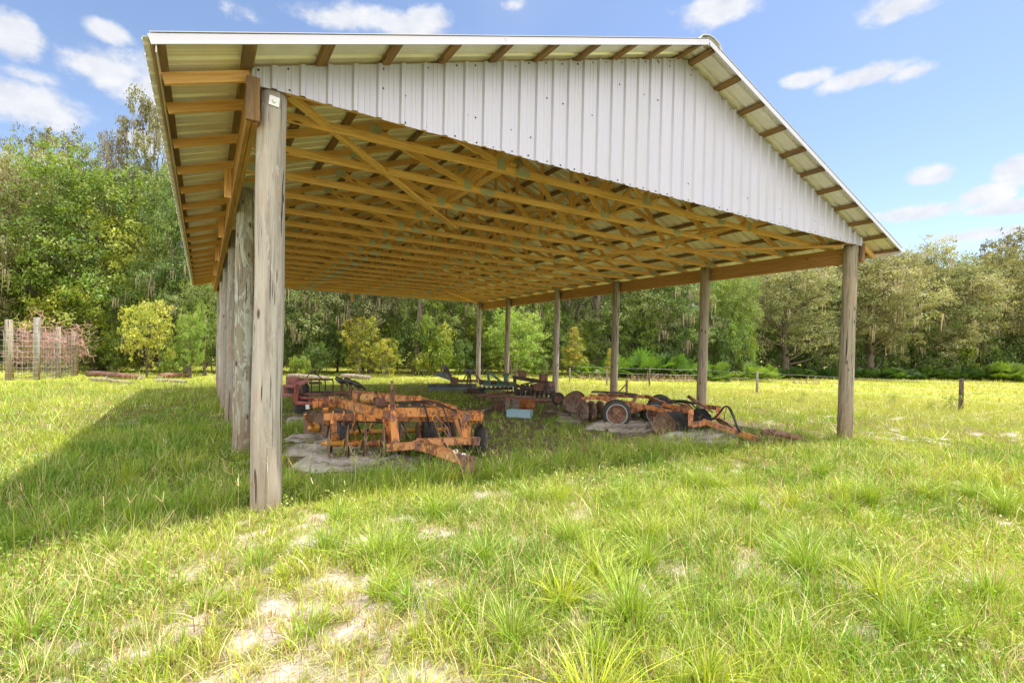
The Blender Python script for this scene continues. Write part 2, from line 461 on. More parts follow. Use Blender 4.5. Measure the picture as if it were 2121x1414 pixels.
# ------------------------------------------------------------------ ground
random.seed(4)
def softmask(u, v, cu, cv, r):
    return np.clip(1 - np.hypot(u - cu, v - cv) / r, 0, 1)
def terrain(u, v):
    u = np.asarray(u, dtype=float); v = np.asarray(v, dtype=float)
    z = (fbm(u * 0.35 + 9, v * 0.35, 3, 3) - 0.5) * 0.16 + (fbm(u * 1.7, v * 1.7 + 5, 7, 3) - 0.5) * 0.05
    z = z + 0.16 * np.exp(-((u - 0.1) ** 2 + (v + 0.3) ** 2) / 2.2)
    inside = 1 / (1 + np.exp(-(v - 1.2) * 2)) * (u > -0.5) * (u < 12.7) * (v < 19)
    return z * (1 - 0.6 * inside)
SAND = [(-1.3, -1.9, 0.9), (-0.7, -1.75, 0.6), (0.0, -2.6, 0.8), (0.15, -3.3, 0.75), (-0.5, -1.0, 0.6), (0.35, -0.9, 0.6), (0.7, -1.3, 0.5), (1.3, -1.2, 0.55),
        (2.25, -0.35, 0.35), (1.9, -3.3, 0.4), (2.8, -2.9, 0.55), (3.8, -3.2, 0.5), (4.3, -3.7, 0.5), (5.7, -2.0, 0.5), (3.2, -4.0, 0.4), (-2.2, -1.1, 0.7), (0.9, -2.0, .45), (5.0, -4.1, .4), (-.1, -2.0, .5)]
def sandmask(u, v):
    s = np.zeros_like(u)
    for cu, cv, r in SAND: s = np.maximum(s, softmask(u, v, cu, cv, r * 1.5))
    s = s * 1.15 + (fbm(u * 3.4, v * 3.4, 21, 5) - 0.5) * 3.0
    far = np.clip((np.hypot(u + .6, v + 5.7) - 9) / 6, 0, 1)
    s = s + (fbm(u * 0.9, v * 0.9, 33, 3) - 0.62) * 0.6 * (1 - far)
    return np.clip((s - 0.40) * 2.4, 0, 1) * np.clip((fbm(u * 5.5, v * 5.5, 63, 4) - .42) * 7, 0.05, 1)
def litter(u, v):
    m = ((u > 0.5) & (u < 12.6) & (v > 1.0) & (v < 18.5)).astype(float)
    m *= np.clip(np.minimum.reduce([u - .3, 12.9 - u, v - .8, 18.8 - v]) / 1.0, 0, 1)
    return m * np.clip((fbm(u * 0.6, v * 0.6, 51, 4) - 0.30) * 3, 0, 1)
def axis(lo, a, b, hi, fine, n):
    c = np.arange(a, b + fine / 2, fine)
    L = a - (a - lo) * (np.linspace(1, 0, n, endpoint=False) ** 2.6)
    R = b + (hi - b) * (np.linspace(0, 1, n + 1)[1:] ** 2.6)
    return np.concatenate([L, c, R])
def numpy_mesh(name, verts, faces, nper, mat, attrs=(), smooth=False):
    me = bpy.data.meshes.new(name)
    me.vertices.add(len(verts)); me.vertices.foreach_set('co', np.ascontiguousarray(verts, dtype=np.float32).ravel())
    nf = len(faces)
    me.loops.add(nf * nper); me.loops.foreach_set('vertex_index', np.ascontiguousarray(faces, dtype=np.int32).ravel())
    me.polygons.add(nf); me.polygons.foreach_set('loop_start', np.arange(nf, dtype=np.int32) * nper)
    me.polygons.foreach_set('use_smooth', np.full(nf, smooth, dtype=bool))
    for an, ty, dom, data in attrs:
        a = me.attributes.new(an, ty, dom)
        key = 'value' if ty == 'FLOAT' else 'color'
        a.data.foreach_set(key, np.ascontiguousarray(data, dtype=np.float32).ravel())
    me.materials.append(mat); me.update(calc_edges=True); return me
gx, gy = axis(-260, -6.5, 15.5, 320, 0.12, 46), axis(-60, -6.5, 20.5, 420, 0.12, 46)
GX, GY = np.meshgrid(gx, gy)
GZ = terrain(GX, GY)
nx, ny = len(gx), len(gy)
ii = (np.arange(ny - 1)[:, None] * nx + np.arange(nx - 1)[None, :]).ravel()
MG = MatB('sandy soil')
c_ = MG.coord('Object', (1, 1, 1))
s1, s2, s3 = MG.noise(5, 6, 0.7, c_), MG.noise(38, 4, 0.7, c_), MG.noise(0.6, 4, 0.6, c_)
thatch = MG.mix(MG.step(s1, 0.35, 0.65), (0.10, 0.10, 0.025), (0.25, 0.19, 0.08))
thatch = MG.mix(MG.step(s3, 0.4, 0.65), thatch, (0.15, 0.17, 0.03))
sandc = MG.mix(MG.step(s2, 0.35, 0.65), (0.56, 0.485, 0.43), (0.38, 0.305, 0.25))
sandc = MG.mix(MG.step(s1, 0.5, 0.75), sandc, (0.74, 0.70, 0.67))
gc = MG.mix(MG.attr('sand').outputs['Fac'], thatch, sandc)
litc = MG.mix(MG.step(s2, 0.4, 0.62), (0.145, 0.105, 0.07), (0.26, 0.205, 0.15))
gc = MG.mix(MG.attr('litter').outputs['Fac'], gc, litc)
fv = MG.N('ShaderNodeMapRange'); MG.l.new(MG.attr('far').outputs['Fac'], fv.inputs[0])
farc = MG.mix(MG.step(MG.noise(0.25, 5, 0.6, c_), 0.35, 0.65), (0.27, 0.31, 0.045), (0.36, 0.335, 0.07))
gc = MG.mix(fv.outputs[0], gc, farc)
MG.bump(s2, 0.9, 0.03)
MG = MG.set(gc, 0.95, 0, 0.1)
far_ = np.clip((np.hypot(GX + .6, GY + 5.7) - 18) / 14, 0, 1)
me = numpy_mesh('ground', np.stack([GX, GY, GZ], -1).reshape(-1, 3), np.stack([ii, ii + 1, ii + nx + 1, ii + nx], -1), 4, MG,
                [('sand', 'FLOAT', 'POINT', sandmask(GX, GY)), ('litter', 'FLOAT', 'POINT', litter(GX, GY)), ('far', 'FLOAT', 'POINT', far_)], True)
tag(link('ground', me), kind='structure')

# ------------------------------------------------------------------ the pole barn
BW, BL = 12.17, 18.3
H0 = EYE
VL = [0, 3.86, 7.51, 11.03, 14.66, 18.3]
VR = [0, 3.94, 7.72, 11.26, 15.28, 18.3]
OH, FR = 0.983, 0.634                          # eave and gable overhang
EAVE, RIDGE = H0 + 2.543, H0 + 4.921
SL = (RIDGE - EAVE) / (BW / 2 + OH)
def rtop(u): return EAVE + (min(u, BW - u) + OH) * SL
barn = empty('pole_barn', (0, 0, 0), 'long open pole barn with galvanised metal roof, timber trusses and round wooden posts', 'barn')
def pole(u, v, top, r, m, lean=(0, 0), seed=0):
    rnd = random.Random(seed); P = []; R = []
    z0 = float(terrain(u, v)) - 0.35
    for k in range(15):
        t = k / 14; z = z0 + (top - z0) * t
        P.append((u + lean[0] * (1 - t) + math.sin(k * .9 + seed) * .006, v + lean[1] * (1 - t) + math.cos(k * .7 + seed) * .006, z)); R.append(r * (1.07 - .1 * t + rnd.uniform(-.012, .012)))
    b = mb(m).tube(P, R, 24)
    o = b.build('post', barn, org=None)
    return o
BT, BB = H0 + 2.592, H0 + 2.22                    # beam top and bottom
mL = [M_POLE, M_POLE_SPOT, M_POLE_GR, M_POLE_GR, M_POLE, M_POLE_GR]
mR = [M_POLE_BR, M_POLE_BR, M_POLE_BR, M_POLE, M_POLE_BR, M_POLE]
lab = ['silvery grey corner post with a long crack and square bolt plate', 'mottled post with pale lichen blotches']
for i, v in enumerate(VL):
    o = pole(0.0, v, BT + (0.05 if i else 0.0), [.142, .138, .125, .13, .12, .12][i], mL[i], (-0.02, 0), i + 1)
    if i < 2: o['label'] = lab[i]
for i, v in enumerate(VR):
    pole(BW, v, BT + 0.02, [.15, .138, .13, .125, .125, .12][i], mR[i], (random.uniform(-.04, .04), 0), 20 + i)
# bolt plate on the near corner post
pd = (CAM - Vector((0, 0, CAM.z))); pd.z = 0; pd.normalize(); pd = Vector((pd.x + .12, pd.y, 0)).normalized()
pp = Vector((0, 0, H0 + 2.47)) + pd * 0.142
pl = mb(M_GALV).beam(pp, pp + pd * 0.012, 0.095, 0.095, up=(.1, 0, 1)).build('bolt_plate', barn)
b = mb(M_GALV).lathe(pp + pd * .012, pd, [(0, .022), (.02, .02), (.022, 0)], 6, smooth=False); b.build('bolt', pl, org=Vector((0, 0, 0)))
def beamline(u0, side):
    for k, u in enumerate((u0, u0 + side * 0.052)):
        segs = [(-0.10, 7.6), (7.6, 11.2), (11.2, BL + 0.12)] if k == 0 else [(-0.13, 3.9), (3.9, 11.2), (11.2, BL + 0.12)]
        for a, b_ in segs:
            bm = mb(M_BEAM if (side > 0 or k) else M_BEAM)
            bm.beam((u, a + .002, (BT + BB) / 2), (u, b_ - .002, (BT + BB) / 2), 0.048, BT - BB, jit=.002)
            bm.build('beam', barn)
beamline(BW + 0.165, 1); beamline(-0.165, -1)
for u in (-.19, BW + .19):
    mb(M_PURL).beam((u, -.165, BB - .0), (u, -.165, BT + .05), 0.12, .05, up=(0, 1, 0)).build('end_block', barn)
# block pieces where posts meet the beams (right side stubs)
for v in VR[1:]:
    mb(M_BEAM).beam((BW + .10, v + .17, BB + .03), (BW + .10, v + .17, BT - .02), 0.05, .09, up=(0, 1, 0)).build('beam_block', barn)

TB = 0.104; TT = 0.045
CH = H0 + 2.600                                   # underside of the bottom chord
def ctop(u): return rtop(u) - 0.02 - TT / math.cos(math.atan(SL))     # top of the top chord
vc = TB / math.cos(math.atan(SL))
def truss(v, full=True):
    k = mb(M_PINE)
    z = CH + TB / 2
    e = mb(M_PINE)
    k.beam((-0.25, v, z), (5.0, v, z), TT, TB, jit=.003); k.beam((5.002, v, z), (8.6, v, z), TT, TB, jit=.003); k.beam((8.602, v, z), (BW + .25, v, z), TT, TB, jit=.003)
    t = k.build('truss', barn)
    for s in (0, 1):
        f = (lambda x: x) if s == 0 else (lambda x: BW - x)
        rf = mb(M_PINE)
        rf.beam((f(-OH + .06), v, ctop(-OH + .06) - vc / 2), (f(BW / 2 - .004), v, ctop(BW / 2) - vc / 2), TT, TB, up=(0, 0, 1), jit=.003)
        rf.build('top_chord', t)
        def web(a, b):
            w = mb(M_PINE); d = random.uniform(-.001, .001)
            w.beam((f(a[0]), v + d, a[1]), (f(b[0]), v + d, b[1]), TT * .96, TB * .96, jit=.002)
            w.build('web', t)
        zb = CH + TB + .01
        tz = lambda u: ctop(u) - vc - .01
        web((3.05, zb), (1.55, tz(1.55))); web((3.12, zb), (4.5, tz(4.5))); web((6.0, zb), (4.56, tz(4.56)))
        def plate(u, zz, w, h):
            p = mb(M_PLATE)
            for q in (-1, 1):
                p.beam((f(u) - w / 2, v + q * (TT / 2 + .003), zz), (f(u) + w / 2, v + q * (TT / 2 + .003), zz), .003, h)
            p.build('gusset_plate', t)
        plate(3.08, CH + .115, .14, .16); plate(1.55, ctop(1.55) - .11, .16, .13); plate(4.53, ctop(4.53) - .12, .2, .15); plate(-.02, CH + .09, .3, .13)
        if s == 0: plate(3.45, CH + TB / 2, .26, .095); plate(6.085, CH + .115, .24, .16); plate(6.085, ctop(6.085) - .13, .26, .17)
        else: plate(4.0, CH + TB / 2, .24, .095)
    w = mb(M_PINE); w.beam((BW / 2, v, CH + TB + .01), (BW / 2, v, ctop(BW / 2) - vc), TT * .95, TB * .95, up=(0, 1, 0)); w.build('web', t)
    return t
TV = [-0.085] + [0.58 + 1.085 * k for k in range(17)] + [18.42]
t0 = truss(TV[0])
for v in TV[1:]:
    c = copy_tree(t0, barn); c.location = (0, v - TV[0], random.uniform(-.006, .006))
# purlins: run the whole length on top of the chords
for s in (0, 1):
    f = (lambda x: x) if s == 0 else (lambda x: BW - x)
    us = [-0.93 + 0.686 * k for k in range(11)]
    for u in us:
        zc = rtop(u) - .02 - TT / 2 / math.cos(math.atan(SL))
        nrm = Vector((-SL if s == 0 else SL, 0, 1))
        a, b_ = -FR + .03, BL + FR - .03
        cuts = [a, 4.3 + random.uniform(-1, 1), 9.2 + random.uniform(-1, 1), 14.2 + random.uniform(-1, 1), b_]
        pm = MB()
        pm.mat(M_PURL)
        for q in range(4):
            pm.beam((f(u), cuts[q] + .001, zc), (f(u), cuts[q + 1] - .001, zc), TB, TT, up=nrm, jit=.002)
        pm.build('purlin', barn)
# blocking and subfascia along the left eave, cut between the tails
# roof sheets with ribs
RP = 0.2675
def ribprofile(a, b):
    P = []; k = math.floor(a / RP)
    while k * RP < b + RP:
        c = k * RP
        for o, h in ((-.036, 0), (-.018, .03), (.018, .03), (.036, 0), (.10, 0), (.107, .004), (.118, .004), (.125, 0), (.156, 0), (.163, .004), (.174, .004), (.181, 0)):
            if a <= c + o <= b: P.append((c + o, h))
        k += 1
    return [(a, 0)] + P + [(b, 0)]
for s in (0, 1):
    f = (lambda x: x) if s == 0 else (lambda x: BW - x)
    m = mb(M_ROOF); prof = ribprofile(-FR, BL + FR)
    nr = Vector((-SL if s == 0 else SL, 0, 1)).normalized()
    us = [-OH - .05, -OH + .3, 1.2, 3.5, BW / 2 - .01]
    th = 0.006
    rows = []
    for u in us:
        base = Vector((f(u), 0, EAVE - .02 + (u + OH) * SL)); row = []
        for (v, h) in prof:
            m.v.append(base + Vector((0, v, 0)) + nr * h); row.append(len(m.v) - 1)
        rows.append(row)
    for r0, r1 in zip(rows, rows[1:]):
        for i in range(len(prof) - 1):
            q = (r0[i], r0[i + 1], r1[i + 1], r1[i])
            m.face(q if s else q[::-1])
    o = m.build('roof_panel', barn)
    sd = o.modifiers.new('thick', 'SOLIDIFY'); sd.thickness = .0035; sd.offset = 1
# ridge cap and trims
for s in (0, 1):
    f = (lambda x: x) if s == 0 else (lambda x: BW - x)
    rc = mb(M_ROOF)
    pr = [(BW / 2 - .26, -.005), (BW / 2 - .2, .045), (BW / 2 - .08, .05), (BW / 2, .03)]
    for (u0, h0), (u1, h1) in zip(pr, pr[1:]):
        z0, z1 = EAVE + (u0 + OH) * SL + h0, EAVE + (u1 + OH) * SL + h1
        rc.beam((f((u0 + u1) / 2), -FR - .05, (z0 + z1) / 2), (f((u0 + u1) / 2), BL + FR + .05, (z0 + z1) / 2), math.hypot(u1 - u0, z1 - z0) + .004, .006, up=Vector((-(z1 - z0) * (1 if s == 0 else -1), 0, u1 - u0)))
    rc.build('ridge_cap', barn)
    for vv, sg in ((-FR - .012, -1), (BL + FR + .012, 1)):
        tr = mb(M_TRIM)
        for a, b_ in ((-OH - .0, 2.4), (2.404, BW / 2)):
            ea, eb = EAVE + (a + OH) * SL, EAVE + (b_ + OH) * SL
            tr.beam((f(a), vv, ea - .045), (f(b_), vv, eb - .045), .012, .082)
            tr.beam((f(a), vv - sg * .05, ea + .010), (f(b_), vv - sg * .05, eb + .010), .13, .005, up=(-SL if s == 0 else SL, 0, 1))
        tr.build('rake_trim', barn)
    et = mb(M_ROOF)
    et.beam((f(-OH + .045), -FR, EAVE - .09), (f(-OH + .045), BL + FR, EAVE - .09), .006, .085)
    et.build('eave_trim', barn)
# gable siding, front and back
def gable(v, sg, name):
    m = mb(M_SIDE); prof = ribprofile(-0.2, BW + 0.2)
    prof2 = []
    for (u, h) in prof: prof2.append((u, h))
    if not any(abs(u - BW / 2) < .001 for u, _ in prof2): prof2.append((BW / 2, 0)); prof2.sort()
    i0 = len(m.v)
    bot = lambda u: H0 + 2.585 - .028 * math.sin(max(0, min(1, u / BW)) * math.pi) + .004 * math.sin(u * 9) * math.sin(u * 2.3)
    for (u, h) in prof2:
        zt = min(rtop(u), RIDGE - .02) - .055
        h = h + .004 * math.sin(u * 3.1) + .003 * math.sin(u * 7.7)
        m.v.append(Vector((u, v + sg * h, bot(u)))); m.v.append(Vector((u, v + sg * h, (bot(u) + zt) / 2))); m.v.append(Vector((u, v + sg * h, zt)))
    for i in range(len(prof2) - 1):
        for r in (0, 1):
            a = i0 + i * 3 + r; b_ = i0 + i * 3 + 3 + r
            m.face((a, b_, b_ + 1, a + 1) if sg < 0 else (a + 1, b_ + 1, b_, a))
    o = m.build(name, barn)
    sd = o.modifiers.new('thick', 'SOLIDIFY'); sd.thickness = .003; sd.offset = 0
    sc = mb(M_SCREW); rnd = random.Random(8)
    u = -.12
    while u < BW + .15:
        for zz in [bot(u) + .035, rtop(u) - .1] + [bot(u) + (q + .5) * .6 + .05 * math.sin(u) for q in range(4)]:
            if zz < rtop(u) - .09 and (zz < bot(u) + .1 or zz > rtop(u) - .12 or rnd.random() < .28):
                uu = u + rnd.uniform(-.03, .03); zz += rnd.uniform(-.012, .012)
                sc.lathe((uu, v + sg * .002, zz), (0, sg, 0), [(0, .012), (.006, .011), (.008, 0)], 6)
        u += RP / 2 if rnd.random() < .5 else RP
    tag(sc.build('screw', o, org=Vector((0, 0, 0))), kind='stuff')
gable(-.145, -1, 'gable_siding'); gable(18.48, 1, 'gable_siding')
# diagonal braces under the chords and the loose ones
zb = CH - .028
for a, b_, w in [((.16, .05, CH + .06), (3.9, 3.9, zb), .1), ((11.95, .1, zb), (8.2, 4.0, zb), .1), ((.2, 18.2, zb), (4.0, 14.4, zb), .1), ((11.95, 18.2, zb), (8.3, 14.4, zb), .1)]:
    mb(M_PINE).beam(a, b_, w, .045).build('corner_brace', barn)
mb(M_PINE).beam((5.38, 18.36, H0 + 2.17), (5.38, 18.36, H0 + 2.75), .1, .045, up=(0, 1, 0)).build('hanging_board', barn)
for a, b_ in [((3.0, .6, CH + .16), (4.3, 4.9, CH + .9)), ((6.0, 1.7, CH + .15), (6.05, 7.0, CH + 1.5)), ((9.1, .6, CH + .15), (9.15, 6.0, CH + .7)), ((3.1, 6, CH + .15), (3.1, 11.2, CH + .8)), ((9.0, 7, CH + .15), (9.0, 12.2, CH + .8))]:
    mb(M_PINE).beam(a, b_, .09, .04).build('truss_brace', barn)
for u in (3.25, 6.25, 8.95):
    mb(M_PINE).beam((u, .5, CH + TB + .03), (u, 18.2, CH + TB + .03), .09, .04).build('lateral_brace', barn)
for k, v in enumerate(TV[1:-1]):
    if k % 3 == 2: mb(M_PINE).beam((-.30, v + .03, BB - .04), (-.30, v + .03, CH + .1), .09, .04, up=(0, 1, 0)).build('tail_block', barn)

# ------------------------------------------------------------------ vegetation
def leafmat(name, trans=0.35, gloss=0.06, rough=0.45):
    m = bpy.data.materials.new(name); m.use_nodes = True
    n, l = m.node_tree.nodes, m.node_tree.links; n.clear()
    a = n.new('ShaderNodeAttribute'); a.attribute_name = 'tint'
    d, t, g = n.new('ShaderNodeBsdfDiffuse'), n.new('ShaderNodeBsdfTranslucent'), n.new('ShaderNodeBsdfGlossy')
    g.inputs['Roughness'].default_value = rough
    hs = n.new('ShaderNodeMix'); hs.data_type = 'RGBA'; hs.blend_type = 'MULTIPLY'; hs.inputs['Factor'].default_value = 1
    hs.inputs['B'].default_value = (1.25, 1.2, 0.55, 1)
    l.new(a.outputs['Color'], d.inputs[0]); l.new(a.outputs['Color'], hs.inputs['A']); l.new(hs.outputs['Result'], t.inputs[0])
    g.inputs[0].default_value = (0.9, 0.95, 0.9, 1)
    m1, m2, o = n.new('ShaderNodeMixShader'), n.new('ShaderNodeMixShader'), n.new('ShaderNodeOutputMaterial')
    m1.inputs[0].default_value = trans; m2.inputs[0].default_value = gloss
    l.new(d.outputs[0], m1.inputs[1]); l.new(t.outputs[0], m1.inputs[2])
    l.new(m1.outputs[0], m2.inputs[1]); l.new(g.outputs[0], m2.inputs[2]); l.new(m2.outputs[0], o.inputs[0])
    return m
M_GRASS = leafmat('grass blades', 0.27, 0.035, 0.4)
M_LEAF = leafmat('tree leaves', 0.40, 0.035, 0.5)
M_MOSS = leafmat('spanish moss', 0.25, 0.0)
RNG = np.random.default_rng(11)
HV, HT = 0.60, 0.0
FWD = math.atan2(RZ[1], RZ[0])

def blades_mesh(name, px, py, h, w, ang, lean, col, segs, mat, pz=None, tipw=0.12, curl=1.0):
    n = len(px)
    pz = terrain(px, py) - 0.01 if pz is None else pz
    face = ang + RNG.uniform(-1.2, 1.2, n) + math.pi / 2
    dx, dy, wx, wy = np.cos(ang), np.sin(ang), np.cos(face), np.sin(face)
    V = np.zeros((n, (segs + 1) * 2, 3), np.float32); C = np.zeros((n, (segs + 1) * 2, 4), np.float32)
    for s in range(segs + 1):
        t = s / segs
        off = lean * h * t ** 1.8
        zz = h * (t - 0.32 * np.minimum(lean, 1.4) * curl * t ** 2.4)
        ww = w * (1 - (1 - tipw) * t ** 1.5) / 2
        for q, sg in ((0, -1), (1, 1)):
            V[:, s * 2 + q, 0] = px + dx * off + wx * ww * sg
            V[:, s * 2 + q, 1] = py + dy * off + wy * ww * sg
            V[:, s * 2 + q, 2] = pz + zz
            C[:, s * 2 + q, :3] = col * (0.93 + 0.12 * t); C[:, s * 2 + q, 3] = 1
    base = (np.arange(n) * (segs + 1) * 2)[:, None, None]
    f = np.array([[s * 2, s * 2 + 1, s * 2 + 3, s * 2 + 2] for s in range(segs)])[None]
    return numpy_mesh(name, V.reshape(-1, 3), (base + f).reshape(-1, 4), 4, mat, [('tint', 'FLOAT_COLOR', 'POINT', C.reshape(-1, 4))])

def sector(n, r0, r1, half=57):
    r = np.sqrt(RNG.uniform(r0 * r0, r1 * r1, n)); a = FWD + np.radians(RNG.uniform(-half, half, n))
    return CAM.x + r * np.cos(a), CAM.y + r * np.sin(a), r
TARPS = [(9.5, .7, 1.5, .75, -.1), (1.35, 2.6, 1.5, 1.1, .15), (1.0, 4.6, 1.1, .7, 0), (8.6, 3.2, 1.7, 1.1, .4)]
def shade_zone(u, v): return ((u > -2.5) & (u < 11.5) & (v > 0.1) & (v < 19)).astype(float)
GR = np.array
def grass_colours(u, v, r, dryness):
    n = len(u)
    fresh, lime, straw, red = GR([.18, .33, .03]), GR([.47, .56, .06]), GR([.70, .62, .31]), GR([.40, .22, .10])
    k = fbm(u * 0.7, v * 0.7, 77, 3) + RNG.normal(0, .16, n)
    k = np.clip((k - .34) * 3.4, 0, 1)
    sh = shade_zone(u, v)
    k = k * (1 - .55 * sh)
    far = np.clip((r - 15) / 12, 0, 1)
    yel = GR([.44, .45, .08])
    c = fresh[None] * (1 - k[:, None]) + lime[None] * k[:, None]
    right = np.clip((u - 6) / 12, 0, 1)
    c = c * (1 - (far * (.35 + .5 * right))[:, None]) + yel[None] * (far * (.35 + .5 * right))[:, None]
    d = RNG.random(n)
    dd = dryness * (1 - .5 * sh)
    m = d < dd; c[m] = straw * RNG.uniform(.75, 1.1, (m.sum(), 1))
    m = (d > 1 - dd * .16); c[m] = red
    return np.clip(c * RNG.uniform(.78, 1.2, (n, 1)), 0, 1)
def keep_density(u, v):
    s = sandmask(u, v); l = litter(u, v)
    p = (1 - .75 * s) * (1 - .72 * l)
    for cu, cv, a, b_, rot in TARPS:
        x, y = (u - cu) * math.cos(rot) + (v - cv) * math.sin(rot), -(u - cu) * math.sin(rot) + (v - cv) * math.cos(rot)
        p = p * np.where((x / a) ** 2 + (y / b_) ** 2 < 1, .16, 1)
    return p
def lush(u, v): return np.clip((fbm(u * .8 + 3, v * .8, 91, 3) - .3) * 2.2, 0, 1)

gparent = None
def grass_zone(nm, ncl, per, r0, r1, hmean, wmean, segs, spread, short_frac=.0, dry=.14, flat=0):
    cu, cv, r = sector(ncl, r0, r1)
    kp = RNG.random(ncl) < keep_density(cu, cv)
    cu, cv, r = cu[kp], cv[kp], r[kp]
    L = lush(cu, cv)
    size = np.clip(RNG.lognormal(-.16, .5, len(cu)), .35, 2.1) * (.6 + .55 * L)
    tall = np.exp(-((cv - .55) / .4) ** 2) * (cu > -3) * (cu < 11)
    size = size * (1 + .3 * tall * (cu < 7.5)) * (1 - .38 * np.exp(-((cv + .45) / .55) ** 2) * (cu < 8))
    lit = litter(cu, cv)
    size = size * (1 - .35 * lit)
    idx = np.repeat(np.arange(len(cu)), per)
    n = len(idx)
    a = RNG.uniform(0, 2 * math.pi, n)
    rr = np.abs(RNG.normal(0, spread, n)) * size[idx]
    u, v = cu[idx] + rr * np.cos(a), cv[idx] + rr * np.sin(a)
    h = hmean * size[idx] * RNG.uniform(.45, 1.15, n)
    lean = np.clip(np.abs(RNG.normal(.35 + flat, .35, n)) + rr * 1.2, 0, 1.7 + flat * 2)
    w = wmean * RNG.uniform(.6, 1.3, n)
    drc = np.clip(dry + .5 * sandmask(cu, cv) + .10 * np.clip((1.6 - cu) / 1.5, 0, 1) * (cv < .1) + .15 * np.clip((fbm(cu * .8, cv * .8, 301, 3) - .5) * 5, 0, 1), 0, .65)[idx]
    cc = RNG.normal(0, .09, (len(cu), 1))[idx]
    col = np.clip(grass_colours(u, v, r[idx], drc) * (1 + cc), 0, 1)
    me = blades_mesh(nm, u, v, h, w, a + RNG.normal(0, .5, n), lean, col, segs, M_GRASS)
    o = link(nm, me); tag(o, kind='stuff'); return n
tot = grass_zone('grass', 7900, 15, 1.0, 6.2, .185, .0066, 3, .05, dry=.14)
tot += grass_zone('grass', 26000, 6, 1.0, 7.5, .09, .006, 2, .07, dry=.2)
tot += grass_zone('grass', 15500, 11, 6.2, 14, .20, .0100, 2, .07, dry=.16)
tot += grass_zone('grass', 22000, 7, 14, 30, .20, .018, 1, .12, dry=.12)
tot += grass_zone('grass', 30000, 5, 30, 80, .20, .045, 1, .25, dry=.08)
tot += grass_zone('grass', 15000, 4, 1.0, 8, .085, .007, 2, .09, dry=.7, flat=1.3)
# big tussocks standing in the foreground
def tussock(u, v, n, h, sp=.06, tint=(.29, .41, .042)):
    a = RNG.uniform(0, 2 * math.pi, n); rr = np.abs(RNG.normal(0, sp, n))
    col = GR(tint)[None] * RNG.uniform(.75, 1.35, (n, 1)); m = RNG.random(n) < .1; col[m] = (.45, .42, .17)
    return (u + rr * np.cos(a), v + rr * np.sin(a), h * RNG.uniform(.5, 1.1, n), np.full(n, .0075), a + RNG.normal(0, .25, n), np.abs(RNG.normal(.65, .4, n)), col)
TS = []
for (x, y, h, n) in [(1300, 1300, .42, 260), (1670, 1190, .40, 240), (1560, 1060, .36, 200), (1800, 1040, .42, 240), (1340, 1180, .34, 160), (1520, 1290, .24, 90), (1180, 1130, .30, 140), (1000, 1180, .30, 150), (1880, 1330, .3, 120),
                     (1060, 1350, .3, 130), (640, 1330, .22, 70), (2050, 1250, .34, 160), (780, 1180, .28, 120), (2080, 1060, .38, 160), (1700, 985, .36, 200), (1450, 1010, .34, 180), (1880, 990, .36, 200), (420, 1280, .2, 70), (230, 1160, .24, 80), (1240, 1390, .26, 110), (960, 1290, .26, 100), (60, 1330, .28, 110), (900, 1085, .3, 130), (1100, 1050, .32, 160), (1290, 1030, .34, 170), (700, 1110, .26, 110), (1640, 1350, .24, 100)]:
    g = gnd(x, y); TS.append(tussock(g.x, g.y, n, h * 1.15))
for k in range(110):
    su, sv, sr = sector(1, 2.2, 9.5, 50); u, v = float(su[0]), float(sv[0])
    if -.9 < v < .1: continue
    if fbm(GR([u * .45]), GR([v * .45]), 201, 3)[0] < .47: continue
    q = RNG.uniform(0, 1); tt = ((.22 + .26 * q), (.36 + .16 * q), .04)
    TS.append(tussock(u, v, int(RNG.uniform(50, 150)), RNG.uniform(.2, .42), RNG.uniform(.05, .12), tt))
for k in range(70):
    u, v = RNG.uniform(-2.6, 8), RNG.uniform(.15, .9)
    TS.append(tussock(u, v, 55, RNG.uniform(.22, .42), .07))
for k in range(40):
    u, v = RNG.uniform(-2.6, -.1), RNG.uniform(.3, 9)
    TS.append(tussock(u, v, 60, RNG.uniform(.25, .42), .08, (.12, .25, .025)))
Z = [np.concatenate([t[i] for t in TS]) for i in range(7)]
tag(link('grass', blades_mesh('grass', Z[0], Z[1], Z[2], Z[3], Z[4], Z[5], Z[6], 4, M_GRASS)), kind='stuff')
